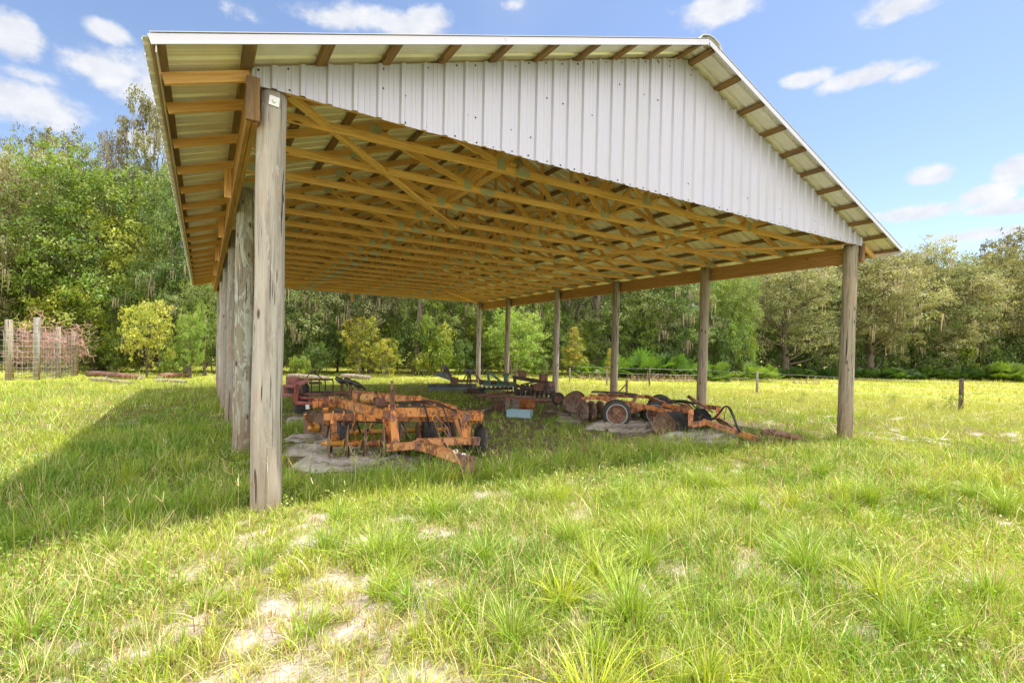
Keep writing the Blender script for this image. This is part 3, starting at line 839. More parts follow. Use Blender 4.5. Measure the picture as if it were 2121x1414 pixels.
# seed stalks with forked heads
def stalks(n):
    V, F, C = [], [], []
    S = []
    for k in range(n):
        if k < n * .45: u, v = RNG.uniform(-2.4, 11.5), RNG.normal(.1, .45)
        else:
            su, sv, _ = sector(1, 2.2, 12); u, v = su[0], sv[0]
        h = RNG.uniform(.32, .62); an = RNG.uniform(0, 6.28); ln = abs(RNG.normal(.22, .16))
        base = Vector((u, v, float(terrain(u, v))))
        col = GR([.50, .45, .20]) * RNG.uniform(.75, 1.15) if RNG.random() < .7 else GR([.26, .30, .06])
        if RNG.random() < .06: col = GR([.30, .10, .06])
        P = [base + Vector((math.cos(an) * ln * h * t * t * 1.3, math.sin(an) * ln * h * t * t * 1.3, h * (t - .12 * t * t))) for t in (0, .3, .6, .85, 1)]
        S.append((P, .0014, col))
        tip = P[-1]; kk = RNG.integers(2, 4)
        for q in range(kk):
            a2 = an + (q - (kk - 1) / 2) * RNG.uniform(1.2, 2.4); l2 = RNG.uniform(.05, .10); up = RNG.uniform(.8, 2.2)
            d = Vector((math.cos(a2), math.sin(a2), up)).normalized()
            S.append(([tip, tip + d * l2 * .5, tip + d * l2], .0024, col * 1.1))
    for P, r, col in S:
        ax = (P[-1] - P[0]).normalized(); view = Vector((0.53, .85, 0)); s = ax.cross(Vector((1, .2, 0)).normalized()); s.normalize(); t = ax.cross(s)
        i = len(V)
        for p in P:
            for a in range(3):
                V.append(p + (s * math.cos(a * 2.094) + t * math.sin(a * 2.094)) * r); C.append((*np.clip(col, 0, 1), 1))
        for j in range(len(P) - 1):
            for a in range(3):
                b_ = (a + 1) % 3
                F.append((i + j * 3 + a, i + j * 3 + b_, i + j * 3 + 3 + b_, i + j * 3 + 3 + a))
    return numpy_mesh('seed_stalks', np.array([tuple(v) for v in V]), np.array(F), 4, M_GRASS, [('tint', 'FLOAT_COLOR', 'POINT', np.array(C))])
tag(link('grass_seed_stalks', stalks(520)), kind='stuff')

# ---- leaves
def leaf_mesh(name, cen, size, col, nrm_bias=None, aspect=.55, mat=None, droop=0):
    n = len(cen)
    nr = RNG.normal(0, 1, (n, 3)); nr[:, 2] += .7
    if nrm_bias is not None: nr = nr + nrm_bias * 1.1
    nr /= np.linalg.norm(nr, axis=1)[:, None]
    t = np.cross(nr, RNG.normal(0, 1, (n, 3))); t /= np.linalg.norm(t, axis=1)[:, None]
    b_ = np.cross(nr, t)
    s = size[:, None] if isinstance(size, np.ndarray) else size
    V = np.stack([cen - t * s * .5, cen + b_ * s * aspect * .5 + nr * s * .06, cen + t * s * .5, cen - b_ * s * aspect * .5 + nr * s * .06], 1)
    C = np.ones((n, 4, 4), np.float32); C[:, :, :3] = np.clip(col, 0, 1)[:, None, :]
    return numpy_mesh(name, V.reshape(-1, 3), np.arange(n * 4).reshape(-1, 4), 4, mat or M_LEAF, [('tint', 'FLOAT_COLOR', 'POINT', C.reshape(-1, 4))])
cu, cv, r = sector(3000, 1.4, 11)
kp = (fbm(cu * .9, cv * .9, 123, 3) > .47) & (sandmask(cu, cv) < .6); cu, cv = cu[kp], cv[kp]
ix = np.repeat(np.arange(len(cu)), 15); cx, cy = cu[ix] + RNG.normal(0, .055, len(ix)), cv[ix] + RNG.normal(0, .055, len(ix))
wc = np.stack([cx, cy, terrain(cx, cy) + RNG.uniform(.015, .16, len(ix))], 1)
wt = np.array([(.20, .34, .045), (.28, .40, .05), (.38, .42, .07)])[RNG.integers(0, 3, len(cu))][ix] * RNG.uniform(.75, 1.2, (len(ix), 1))
tag(link('low_weeds', leaf_mesh('low_weeds', wc, RNG.uniform(.018, .038, len(ix)), wt, mat=M_GRASS, aspect=.7)), kind='stuff')
def bark(name, c1, c2):
    M = MatB(name); t = M.noise(3.2, 5, .65, M.coord('Object', (3, 3, .8)))
    M.bump(t, .6, .03)
    return M.set(M.ramp(t, [(.35, c2), (.65, c1)]), .9, 0, .1)
M_BARK = bark('grey oak bark', (.20, .165, .13), (.08, .062, .05))
M_BARK2 = bark('pale bark', (.36, .30, .25), (.2, .16, .13))

def make_tree(seed, H, R, zb, lobes, ncl, nlf, ls, tints, moss=0, flat=.75, trunk=.3, sparse=1.0, clr=.52, low=False, multi=1, cone=0):
    """returns crown, trunk and moss meshes; crown from zb to H, radius R"""
    rnd = np.random.default_rng(seed); rp = random.Random(seed)
    LC = []
    for k in range(lobes):
        t = (k + .5) / lobes
        a = k * 2.399 + rnd.uniform(-.5, .5)
        zz = zb + (H - zb) * (.12 + .74 * t ** .85)
        pr = math.sqrt(max(0, 1 - ((zz - (zb + (H - zb) * .42)) / ((H - zb) * .62)) ** 2))
        if cone: pr = (1 - t) ** .8 * .9 + .1
        rad = R * pr * rnd.uniform(.45, .78)
        LC.append((np.array([math.cos(a) * rad, math.sin(a) * rad, zz]), R * rnd.uniform(.30, .48) * (1 if not cone else .55 + .45 * (1 - t))))
    LC.append((np.array([0, 0, H - R * .38]), R * .36)) if not cone else LC.append((np.array([0, 0, H - R * .2]), R * .2))
    cen, bias, col = [], [], []
    tints = np.array(tints)
    for (lc, lr) in LC:
        lt = tints[rnd.integers(len(tints))]
        m = int(ncl * (lr / (R * .4)) ** 1.6)
        d = rnd.normal(0, 1, (m, 3)); d[:, 2] = d[:, 2] * .8 + .25; d /= np.linalg.norm(d, axis=1)[:, None]
        rr = lr * rnd.uniform(.55, 1.12, m)
        cc = lc + d * rr[:, None] * np.array([1, 1, flat])
        for c, dd in zip(cc, d):
            if c[2] < .15: continue
            if rnd.random() > sparse: continue
            n = int(nlf * rnd.uniform(.5, 1.4)); cr = clr * rnd.uniform(.55, 1.25) * (R / 5) ** .5
            p = rnd.normal(0, .5, (n, 3)) * cr * np.array([1, 1, .62])
            cen.append(c + p); bias.append(np.repeat(dd[None], n, 0))
            tc_ = lt * (.6) + tints[rnd.integers(len(tints))] * .4
            col.append(tc_ * rnd.uniform(.85, 1.15) * rnd.uniform(.75, 1.25, (n, 1)))
    cen = np.concatenate(cen); bias = np.concatenate(bias); col = np.concatenate(col)
    k = cen[:, 2] > .05
    crown = leaf_mesh('crown', cen[k], ls * rnd.uniform(.6, 1.25, k.sum()), col[k], bias[k])
    tb = mb(M_BARK if multi == 1 else M_BARK2)
    top = H * (.62 if not cone else .9)
    for q in range(multi):
        ox, oy = (rp.uniform(-.25, .25) * multi, rp.uniform(-.25, .25) * multi) if multi > 1 else (0, 0)
        pts, rs = [], []
        for j in range(9):
            t = j / 8
            pts.append(Vector((ox * (.3 + 1.2 * t) + math.sin(t * 5 + seed) * .1 * H / 12, oy * (.3 + 1.2 * t) + math.cos(t * 4 + seed) * .1 * H / 12, -.3 + (top + .3) * t))); rs.append(trunk * (1.25 - .95 * t) / multi ** .5 * (1.35 if j == 0 else 1))
        tb.tube(pts, rs, 9)
    for (lc, lr) in LC[:-1]:
        z0 = max(.4, min(top * .95, lc[2] - .25 * H * rp.uniform(.4, 1.1))); t = (z0 + .3) / (top + .3)
        p0 = Vector((math.sin(t * 5 + seed) * .1 * H / 12, math.cos(t * 4 + seed) * .1 * H / 12, z0)); p1 = Vector(lc)
        mid = (p0 + p1) / 2 + Vector((rp.uniform(-.3, .3), rp.uniform(-.3, .3), -.25))
        r0 = trunk * .42 * (1 - .4 * t)
        tb.tube([p0, (p0 + mid) / 2 + Vector((0, 0, -.05)), mid, (mid + p1) / 2, p1], [r0, r0 * .8, r0 * .6, r0 * .4, r0 * .22], 6)
        for q in range(3):
            e = p1 + Vector((rp.uniform(-1, 1), rp.uniform(-1, 1), rp.uniform(-.3, .8))) * lr
            tb.tube([mid + (p1 - mid) * rp.uniform(.2, .9), (p1 + e) / 2 + Vector((0, 0, .08)), e], [r0 * .3, r0 * .18, r0 * .07], 4)
    tm = tb.mesh('trunk'); mm = None
    if moss:
        P = []
        for q in range(moss):
            lc, lr = LC[rnd.integers(len(LC))]
            a = rnd.uniform(0, 6.28); rr = lr * rnd.uniform(.3, 1.05)
            c = np.array([lc[0] + math.cos(a) * rr, lc[1] + math.sin(a) * rr, lc[2] - lr * flat * rnd.uniform(-.2, .7)])
            for s in range(rnd.integers(4, 10)):
                P.append((c + rnd.normal(0, .16, 3), rnd.uniform(.4, 1.0) * (1.5 if rnd.random() < .25 else 1)))
        n = len(P); px = np.array([p[0][0] for p in P]); py = np.array([p[0][1] for p in P]); pz = np.array([p[0][2] for p in P]); ln = np.array([p[1] for p in P])
        pz = np.maximum(pz, .5); ln = np.minimum(ln, pz - .3)
        mc = np.array([.44, .37, .27])[None] * rnd.uniform(.6, 1.25, (n, 1))
        mm = blades_mesh('hanging_moss', px, py, -ln, rnd.uniform(.05, .13, n), rnd.uniform(0, 6.28, n), rnd.uniform(0, .12, n), mc, 2, M_MOSS, pz=pz, tipw=.15, curl=0)
    return crown, tm, mm

OLIVE = [(.26, .275, .12), (.34, .335, .17), (.19, .225, .08), (.42, .40, .23)]
BRIGHT = [(.18, .28, .035), (.26, .34, .04), (.36, .385, .05), (.12, .20, .03)]
DARK = [(.12, .20, .04), (.17, .26, .05), (.26, .31, .10), (.14, .21, .065)]
YELL = [(.42, .40, .045), (.48, .41, .055), (.32, .35, .045)]
LIME = [(.28, .41, .06), (.22, .35, .055), (.34, .42, .09)]
BROWN = [(.23, .20, .09), (.26, .21, .11), (.18, .18, .07)]
KIND = {
 'oakA': make_tree(1, 12.5, 5.4, 1.2, 20, 46, 36, .20, OLIVE, moss=45, trunk=.34),
 'oakB': make_tree(2, 12.0, 5.0, 1.3, 19, 46, 36, .20, OLIVE + BROWN, moss=55, trunk=.3),
 'oakC': make_tree(3, 13.5, 5.0, 1.8, 20, 44, 36, .20, OLIVE + DARK[:1], moss=45, trunk=.32),
 'grnA': make_tree(4, 12.0, 5.2, .7, 22, 46, 36, .20, BRIGHT, trunk=.28),
 'grnB': make_tree(5, 11.0, 4.6, 1.0, 18, 44, 36, .20, BRIGHT[:2] + DARK[1:3], trunk=.24),
 'drkA': make_tree(6, 12.5, 4.8, 1.0, 18, 44, 34, .21, DARK, trunk=.26, moss=30),
 'drkB': make_tree(7, 12.0, 4.4, 1.6, 15, 40, 34, .20, DARK + OLIVE[:1], trunk=.24, moss=90),
 'sprA': make_tree(8, 15.5, 3.4, 8.0, 10, 34, 30, .23, BROWN + OLIVE[:1], moss=45, trunk=.22, sparse=.8, clr=.5),
 'sprB': make_tree(9, 14.0, 4.4, 8.0, 13, 30, 30, .22, BROWN, moss=60, trunk=.26, sparse=.8, clr=.55),
 'yelA': make_tree(10, 4.2, 1.75, .3, 20, 20, 30, .14, YELL + BRIGHT[2:], trunk=.09, multi=3, clr=.42, sparse=.75, flat=1.0),
 'conA': make_tree(11, 5.2, 1.7, .4, 16, 26, 32, .13, YELL[1:] + [(.22, .21, .07)], trunk=.07, multi=3, cone=1, clr=.6),
 'limA': make_tree(12, 6.2, 3.1, .2, 24, 26, 32, .17, LIME, trunk=.10, multi=3, clr=.45, sparse=.8, flat=1.0),
 'sapA': make_tree(13, 4.0, 2.0, .9, 14, 15, 20, .18, [(.46, .50, .08), (.52, .50, .10), (.34, .42, .06)], trunk=.07, clr=.5),
 'weed': make_tree(16, 1.1, .55, .1, 9, 7, 12, .075, YELL + BRIGHT[:2], trunk=.02, multi=5, clr=.35, sparse=.7, flat=1.2),
 'shrA': make_tree(14, 2.6, 1.9, .1, 10, 26, 30, .15, DARK + BRIGHT[:1], trunk=.05, multi=3),
 'shrB': make_tree(15, 2.2, 1.7, .1, 9, 26, 30, .15, BRIGHT + YELL[2:], trunk=.05, multi=3),
}
HN = {'weed': 1.1, 'oakA': 12.5, 'oakB': 12, 'oakC': 13.5, 'grnA': 12, 'grnB': 11, 'drkA': 12.5, 'drkB': 12, 'sprA': 15.5, 'sprB': 14, 'yelA': 4.2, 'conA': 5.2, 'limA': 6.2, 'sapA': 4, 'shrA': 2.6, 'shrB': 2.2}
RN = {'weed': .55, 'oakA': 5.4, 'oakB': 5, 'oakC': 5, 'grnA': 5.2, 'grnB': 4.6, 'drkA': 4.8, 'drkB': 4.4, 'sprA': 3.4, 'sprB': 4.4, 'yelA': 1.75, 'conA': 1.7, 'limA': 3.1, 'sapA': 2, 'shrA': 1.9, 'shrB': 1.7}
def hy(x): return 705 + .0202 * x
def place(x, Z):
    r = ray(x, hy(x)); p = CAM + r * Z; return Vector((p.x, p.y, float(terrain(p.x, p.y))))
def tree(name, kind, x, Z, ytop, rpx, label, cat='tree', group=None, rot=None):
    p = place(x, Z); H = EYE + (hy(x) - ytop) / FPX * Z - p.z; R = rpx / FPX * Z
    e = empty(name, p, label, cat, group)
    e.rotation_euler = (0, 0, random.uniform(0, 6.28) if rot is None else rot)
    sz = H / HN[kind]; sr = R / RN[kind] * .92
    e.scale = (sr, sr, sz)
    c, t, m = KIND[kind]
    link('crown', c, e); link('trunk', t, e)
    if m: tag(link('hanging_moss', m, e), kind='stuff')
    return e
random.seed(21)
GT = 'trees along the edge of the woods'
FRONT = [
 ('live_oak', 'oakB', -60, 30, 330, 130, 'greyish oak at the far left edge of the picture, cut by the frame'),
 ('live_oak', 'oakA', 30, 33, 285, 120, 'brown green oak with bare twiggy top behind the bright green tree, left of it'),
 ('broadleaf_tree', 'grnA', 205, 33, 320, 172, 'large bright green leafy tree standing behind the wire fence at left'),
 ('tall_oak', 'sprB', 105, 37, 262, 75, 'tall thin crowned oak showing sky through its twigs, left of the roof'),
 ('tall_oak', 'sprA', 310, 36, 192, 58, 'tallest sparse tree hung with moss, just left of the roof corner'),
 ('tall_oak', 'sprB', 240, 35, 270, 42, 'small open topped tree between the two tall sparse trees'),
 ('broadleaf_tree', 'drkA', 385, 32, 310, 95, 'dark green tree under the left eave of the barn'),
 ('broadleaf_tree', 'grnB', 50, 33, 500, 100, 'mid green low tree at left behind the first fence posts'),
 ('broadleaf_tree', 'drkB', 335, 31, 520, 85, 'deep green leafy tree right behind the pale yellow sapling'),
 ('broadleaf_tree', 'grnB', 425, 30, 560, 55, 'vivid green tree just left of the row of left posts'),
 ('broadleaf_tree', 'drkA', 520, 34, 430, 110, 'dark tree seen between the two nearest left posts'),
 ('broadleaf_tree', 'drkB', 640, 35, 480, 105, 'dark green tree behind the red implement'),
 ('live_oak', 'oakC', 770, 37, 470, 95, 'grey green oak with silvery leaves behind the yellow bush'),
 ('broadleaf_tree', 'grnB', 900, 38, 480, 85, 'yellow green sunlit tree right of the single straight trunk'),
 ('live_oak', 'oakB', 975, 41, 480, 90, 'mossy oak behind the farthest right post'),
 ('broadleaf_tree', 'drkB', 1080, 41, 480, 95, 'dark tree rising behind the light green bush'),
 ('live_oak', 'drkB', 1190, 44, 470, 90, 'dark open tree with bare stems behind the cone shaped bush'),
 ('broadleaf_tree', 'drkA', 1330, 41, 500, 115, 'deep green dense tree between the third and fourth right posts'),
 ('broadleaf_tree', 'drkB', 1420, 39, 560, 80, 'green tree left of the second right post'),
 ('broadleaf_tree', 'grnB', 1515, 40, 555, 62, 'tree with bright yellow green leaves right of the second right post'),
 ('live_oak', 'oakA', 1625, 43, 530, 100, 'grey green mossy oak left of the nearest right post'),
 ('live_oak', 'oakC', 1700, 47, 500, 100, 'moss draped oak directly behind the nearest right post'),
 ('live_oak', 'oakB', 1800, 45, 515, 100, 'pale olive oak under the right roof tip'),
 ('live_oak', 'oakA', 1890, 50, 500, 95, 'olive oak with a rounded top right of the roof tip'),
 ('live_oak', 'oakC', 1975, 47, 545, 85, 'mossy oak with lower crown above the lone fence post'),
 ('live_oak', 'oakB', 2065, 50, 510, 95, 'broad oak hung with long moss near the right edge'),
 ('tall_oak', 'sprB', 2110, 56, 478, 70, 'tall thin oak with grey moss at the right edge of the picture'),
 ('live_oak', 'oakA', 2200, 50, 520, 100, 'oak cut by the right frame edge behind the palmettos'),
]
for nm, kd, x, Z, yt, rp_, lb in FRONT: tree(nm, kd, x, Z, yt, rp_ * (1.22 if x > 1550 else 1), lb, group=GT)
for k in range(34):
    x = -260 + k * 82 + random.uniform(-25, 25)
    Z = 41 + max(0, x) * .009 + random.uniform(-1.5, 3)
    yt = (345 if x < 450 else 430 if x < 700 else 500) + random.uniform(-15, 25)
    if x > 1500: yt = 535 + random.uniform(-12, 14); Z += 4
    tree('woodland_tree', random.choice(['oakB', 'drkA', 'drkB', 'oakC', 'oakA']), x, Z, yt, random.uniform(95, 120), 'tree in the second rank of the woods, mostly hidden by the front trees', group='trees in the second rank of the woods')
# single straight trunk seen under the roof, and darker ones at right
for x, Z, r, lb, lean in [(864, 35, .19, 'single straight bare trunk rising behind the field, seen under the roof', .5), (1238, 40, .2, 'dark twin stemmed trunk in the shade right of the cone shaped bush', .1), (1226, 42, .14, 'thin dark trunk just left of the dark twin stemmed one', .2)]:
    p = place(x, Z); b = mb(M_BARK)
    b.tube([(0, 0, -.3), (lean * .2, .1, 3), (lean * .6, .1, 6), (lean, 0, 10)], [r * 1.2, r, r * .9, r * .6], 9)
    if 'twin' in lb: b.tube([(.1, 0, .5), (.3, .1, 3), (.6, .1, 8)], [r, r * .7, r * .5], 8)
    e = empty('tree', p, lb, 'tree'); link('trunk', b.mesh('trunk'), e)
    c = link('crown', KIND['sprA'][0], e, (lean, 0, -1.2)); 
tree('sapling', 'sapA', 304, 26.5, 615, 55, 'young tree with pale yellow green leaves left of the barn', 'sapling', rot=1)
tree('bush', 'yelA', 748, 33, 656, 45, 'tall yellow bush behind the field, seen under the roof', 'bush')
tree('bush', 'yelA', 800, 31.5, 700, 32, 'low yellow bush right of the tall yellow bush', 'bush')
tree('bush', 'limA', 1068, 35, 637, 66, 'big light green bush between the two farthest right posts', 'bush')
tree('bush', 'conA', 1190, 36, 676, 34, 'cone shaped yellowish bush right of the third farthest post', 'bush')
tree('bush', 'conA', 1263, 34, 720, 14, 'narrow yellow sapling bush beside the middle right post', 'bush')
tree('bush', 'yelA', 100, 32, 605, 46, 'yellow leaved bush behind the vine covered fence', 'bush')
tree('bush', 'limA', 395, 27.5, 640, 34, 'bright green bush close to the left posts', 'bush')
for k, (x, y0, Z, r) in enumerate([(1515, 668, 38, 38), (1545, 700, 38, 22), (955, 700, 37, 30), (900, 716, 36, 32), (655, 708, 33, 34), (620, 740, 31, 22), (1120, 735, 35, 18), (235, 690, 31, 46), (190, 715, 31.5, 34), (360, 712, 27, 30), (1400, 700, 39, 30)]):
    tree('shrub', ['shrA', 'shrB'][k % 2], x, Z, y0, r, ['rounded green shrub below the yellow green tree', 'small shrub left of the single palmetto by the fence', 'bushy shrub under the back edge of the roof', 'shrub at the foot of the single straight trunk', 'dark shrub behind the plough blades', 'small leafy shrub by the grey log',
          'small shrub right of the big light green bush', 'leafy green shrub left of the pale sapling', 'low shrub at the end of the wire fence', 'leafy shrub right of the pale sapling', 'shrub behind the tallest palmetto'][k], 'shrub')
for k in range(44):
    x = -180 + k * 57 + random.uniform(-20, 20)
    Z = (33 if x < 450 else 36 if x < 900 else 41 if x < 1500 else 45 + (x - 1500) * .006) + random.uniform(-1, 1.5)
    tree('undergrowth_shrub', random.choice(['shrA', 'shrA', 'shrB']), x, Z, hy(x) - random.uniform(15, 75), random.uniform(34, 52), 'dark shrub in the undergrowth at the foot of the woods', 'shrub', 'undergrowth at the foot of the woods')
for k in range(17):
    x = 590 + k * 58 + random.uniform(-16, 16)
    tree('young_tree', ['grnB', 'limA', 'drkA', 'grnA'][k % 4], x, 37.5 + (x - 590) * .004 + random.uniform(-.6, 1.2), random.uniform(600, 690), random.uniform(38, 56), 'young green tree in the low row before the woods, seen under the roof', 'tree', 'young green trees in the row before the woods')
# the mass of woods behind
n = 90000
xs = RNG.uniform(-500, 2700, n); Zs = 47 + np.clip(xs, 0, 2700) * .009 + RNG.uniform(0, 9, n)
top = np.where(xs < 500, 9.5, np.where(xs < 900, 9, 9.0)) + 1.6 * np.sin(xs * .03) + 1.2 * np.sin(xs * .011)
a_ = (xs - PX) / FPX
pu, pv = CAM.x + (RX[0] * a_ + RZ[0]) * Zs, CAM.y + (RX[1] * a_ + RZ[1]) * Zs
zz = RNG.uniform(0, 1, n) ** .9 * top
tn = np.array(DARK + OLIVE + BROWN)[RNG.integers(0, 11, n)] * RNG.uniform(.6, 1.2, (n, 1))
tag(link('woods', leaf_mesh('woods', np.stack([pu, pv, zz], 1), RNG.uniform(.35, .7, n), tn)), kind='stuff')

# palmettos
def palmetto(seed, nfr, H, R, tint):
    rp = np.random.default_rng(seed); V, F, C = [], [], []
    for k in range(nfr):
        a = rp.uniform(0, 6.28); e = rp.uniform(.15, 1.4); L = H * rp.uniform(.55, 1.0)
        bx, by = rp.normal(0, R * .33), rp.normal(0, R * .33)
        d = Vector((math.cos(a) * math.cos(e), math.sin(a) * math.cos(e), math.sin(e)))
        hub = Vector((bx, by, 0)) + d * L * .62
        hub.z = max(hub.z, .15)
        side = d.cross(Vector((0, 0, 1))).normalized(); up = side.cross(d)
        col = np.array(tint) * rp.uniform(.65, 1.3)
        nl = 12
        for q in range(nl):
            th = (q / (nl - 1) - .5) * 3.6
            dd = (d * math.cos(th) + side * math.sin(th) + up * .12).normalized()
            l = L * .52 * (1 - .25 * abs(th) / 1.8); w = l * .12
            n_ = dd.cross(up).normalized(); tip = hub + dd * l - Vector((0, 0, l * .12))
            i = len(V); m_ = hub + dd * l * .55
            V += [hub, m_ + n_ * w, tip, m_ - n_ * w]; F.append((i, i + 1, i + 2, i + 3)); C += [(*np.clip(col * rp.uniform(.85, 1.15), 0, 1), 1)] * 4
        i = len(V); V += [Vector((bx, by, 0)), Vector((bx, by, 0)) + side * .02, hub + side * .015, hub]; F.append((i, i + 1, i + 2, i + 3)); C += [(.15, .2, .04, 1)] * 4
    return numpy_mesh('palmetto', np.array([tuple(v) for v in V]), np.array(F), 4, M_LEAF, [('tint', 'FLOAT_COLOR', 'POINT', np.array(C))])
PM = [palmetto(31, 60, 1.7, 1.5, (.10, .19, .03)), palmetto(32, 46, 1.4, 1.2, (.16, .25, .035)), palmetto(33, 50, 1.5, 1.4, (.075, .15, .03))]
def palm(k, x, Z, ytop, lb, group=None):
    p = place(x, Z); H = EYE + (hy(x) - ytop) / FPX * Z
    o = link('palmetto', PM[k], None, p); s = H / [1.6, 1.3, 1.4][k]; o.scale = (s, s, s * .9); o.rotation_euler = (0, 0, random.uniform(0, 6))
    tag(o, lb, 'palmetto', group)
palm(0, 1330, 36, 716, 'tallest palmetto clump, between the third and second right posts'); palm(0, 1385, 37, 724, 'palmetto clump right of the tallest one')
palm(0, 1290, 37.5, 735, 'palmetto clump left of the tallest one, beside the narrow yellow bush')
palm(1, 1213, 36, 745, 'small bright palmetto right of the cone shaped bush'); palm(0, 1440, 36, 738, 'palmetto clump directly left of the second right post')
palm(1, 1480, 36.5, 742, 'palmetto clump right of the second right post'); palm(1, 1572, 36, 745, 'yellow green palmetto by the fence post in the field')
palm(1, 2085, 45, 744, 'bright palmetto clump at the right edge of the picture'); palm(1, 2125, 46, 748, 'bright palmetto cut by the right frame edge')
for k in range(26):
    x = 1600 + k * 21 + random.uniform(-6, 6)
    palm(2 if k % 3 else 0, x, 42.5 + (x - 1600) * .010 + random.uniform(-.6, .6), 758 + random.uniform(-5, 5), 'dark palmetto in the low band along the foot of the woods', 'palmettos along the foot of the woods')
# dead stalks in front of the palmettos
n = 420
xs = np.concatenate([RNG.uniform(1300, 1440, 300), RNG.uniform(1200, 1270, 80), RNG.uniform(1640, 1700, 40)]); Zs = RNG.uniform(33.2, 34.6, n)
a_ = (xs - PX) / FPX; pu, pv = CAM.x + (RX[0] * a_ + RZ[0]) * Zs, CAM.y + (RX[1] * a_ + RZ[1]) * Zs
cc = np.array([.42, .31, .21])[None] * RNG.uniform(.4, 1.1, (n, 1))
tag(link('dry_fronds', blades_mesh('dry_fronds', pu, pv, RNG.uniform(.2, .75, n), np.full(n, .05), RNG.uniform(0, 6.28, n), np.abs(RNG.normal(.7, .5, n)), cc, 2, M_MOSS)), kind='stuff')
# weeds in the field
for x, y, h, kd, lb in [(1972, 852, 36, 'weed', 'leafy weed clump left of the lone fence post'), (1930, 850, 20, 'weed', 'small pale weed in the field left of the larger weed clump'), (1852, 838, 24, 'weed', 'weed half way between the lone fence post and the nearest right post'), (1665, 832, 22, 'weed', 'brownish weed beside the second fence post'), (145, 812, 24, 'weed', 'small yellow weed in the grass left of the barn')]:
    g = gnd(x, y); Z = (g - CAM).dot(Vector(RZ)); e = empty('weed', g, lb, 'weed'); s = h / FPX * Z / HN[kd]
    e.scale = (s * 1.2, s * 1.2, s); link('leaves', KIND[kd][0], e); link('stem', KIND[kd][1], e)
print('blades', tot)

# ------------------------------------------------------------------ farm implements
random.seed(77)
class Machine:
    def __init__(self, name, x, y, label, cat, group=None):
        self.e = empty(name, gnd(x, y), label, cat, group)
    def each(self, name, mat, L):
        for l in L: self.part(name, bars(mat, [l]))
    def part(self, name, b, parent=None, label=None):
        o = b.build(name, parent or self.e)
        if label: o['label'] = label
        return o
def V3(p): return p if isinstance(p, Vector) else at(*p)
def bars(mat, L, j=.004):
    """L: (end, end, width, height) boxes"""
    b = mb(mat)
    for a, c, w, h in L: b.beam(V3(a), V3(c), w, h, jit=j)
    return b
def bolts(b, p, q, n, r=.02, off=Vector((0, 0, .05))):
    p, q = V3(p), V3(q)
    for k in range(n):
        c = p.lerp(q, (k + .5) / n) + off
        b.lathe(c, (0, 0, 1), [(0, r), (.02, r), (.022, 0)], 6, smooth=False)
    return b
def disc(c, ax, r, mat=M_DISC, dish=.045, notch=0):
    b = mb(mat); th = .008
    prof = [(0.0, .0), (.002, r * .3), (dish * .35, r * .62), (dish, r * .985), (dish + .003, r), (dish - .008, r * .975), (dish * .35 - th, r * .62), (-th, r * .3), (-th, 0)]
    return b.lathe(c, ax, prof, 32, notch)
def ubolt(b, p, ax, w, h):
    """strap over a bar at p running around axis ax"""
    p = V3(p); ax = Vector(ax).normalized(); s = ax.cross(Vector((0, 0, 1))).normalized()
    u = Vector((0, 0, 1)); P = [p - s * w / 2 - u * h * .75, p - s * w / 2 + u * h * .4, p - s * w * .3 + u * h * .58, p + s * w * .3 + u * h * .58, p + s * w / 2 + u * h * .4, p + s * w / 2 - u * h * .75]
    return b.tube(P, .012, 6)
def wheel(M, c, ax, r, w, white=False, rimmat=M_RUST, n=40):
    c = V3(c); ax = Vector(ax).normalized()
    b = mb(M_TYRE); hw = w / 2
    prof = [(-hw * .8, r * .60), (-hw, r * .68), (-hw * 1.08, r * .8), (-hw * .95, r * .93), (-hw * .72, r * .985)]
    for g in (-.45, -.15, .15, .45): prof += [(hw * (g - .1), r), (hw * (g - .03), r), (hw * (g - .02), r * .975), (hw * (g + .05), r * .975)]
    prof += [(hw * .72, r * .985), (hw * .95, r * .93), (hw * 1.08, r * .8), (hw, r * .68), (hw * .8, r * .60)]
    b.lathe(c, ax, prof, n)
    t = M.part('tyre', b)
    if white:
        for s in (-1, 1): M.part('sidewall_band', mb(M_WHITE).lathe(c, ax * s, [(hw * 1.0, r * .655), (hw * 1.09, r * .68), (hw * 1.10, r * .725), (hw * 1.06, r * .74)], n), t)
    b = mb(rimmat)
    for s in (-1, 1):
        b.lathe(c, ax * s, [(hw * .82, r * .62), (hw * .86, r * .60), (hw * .8, r * .55), (hw * .35, r * .50), (hw * .25, r * .40), (hw * .45, r * .36), (hw * .45, r * .2), (hw * .75, r * .16), (hw * .75, 0)], 24)
        s1 = ax.cross(Vector((0, 0, 1))).normalized(); s2 = ax.cross(s1)
        for q in range(5):
            a = q * 1.2566
            b.lathe(c + ax * s * hw * .45 + (s1 * math.cos(a) + s2 * math.sin(a)) * r * .28, ax * s, [(0, .018), (.02, .018), (.022, 0)], 6)
    M.part('rim', b)
def hose(pts, r=.013, mat=M_HOSE):
    P = [V3(p) for p in pts]; out = []
    for i in range(len(P) - 1):
        p0, p1, p2, p3 = P[max(i - 1, 0)], P[i], P[i + 1], P[min(i + 2, len(P) - 1)]
        for k in range(6):
            t = k / 6
            out.append(.5 * ((2 * p1) + (-p0 + p2) * t + (2 * p0 - 5 * p1 + 4 * p2 - p3) * t * t + (-p0 + 3 * p1 - 3 * p2 + p3) * t ** 3))
    out.append(P[-1]); return mb(mat).tube(out, r, 7)
def spool(a, b_, r=.035, mat=M_YE, flare=.07):
    a, b_ = V3(a), V3(b_); d = b_ - a; L = d.length
    return mb(mat).lathe(a, d, [(0, flare), (L * .06, flare), (L * .16, r), (L * .84, r), (L * .94, flare), (L, flare)], 14)

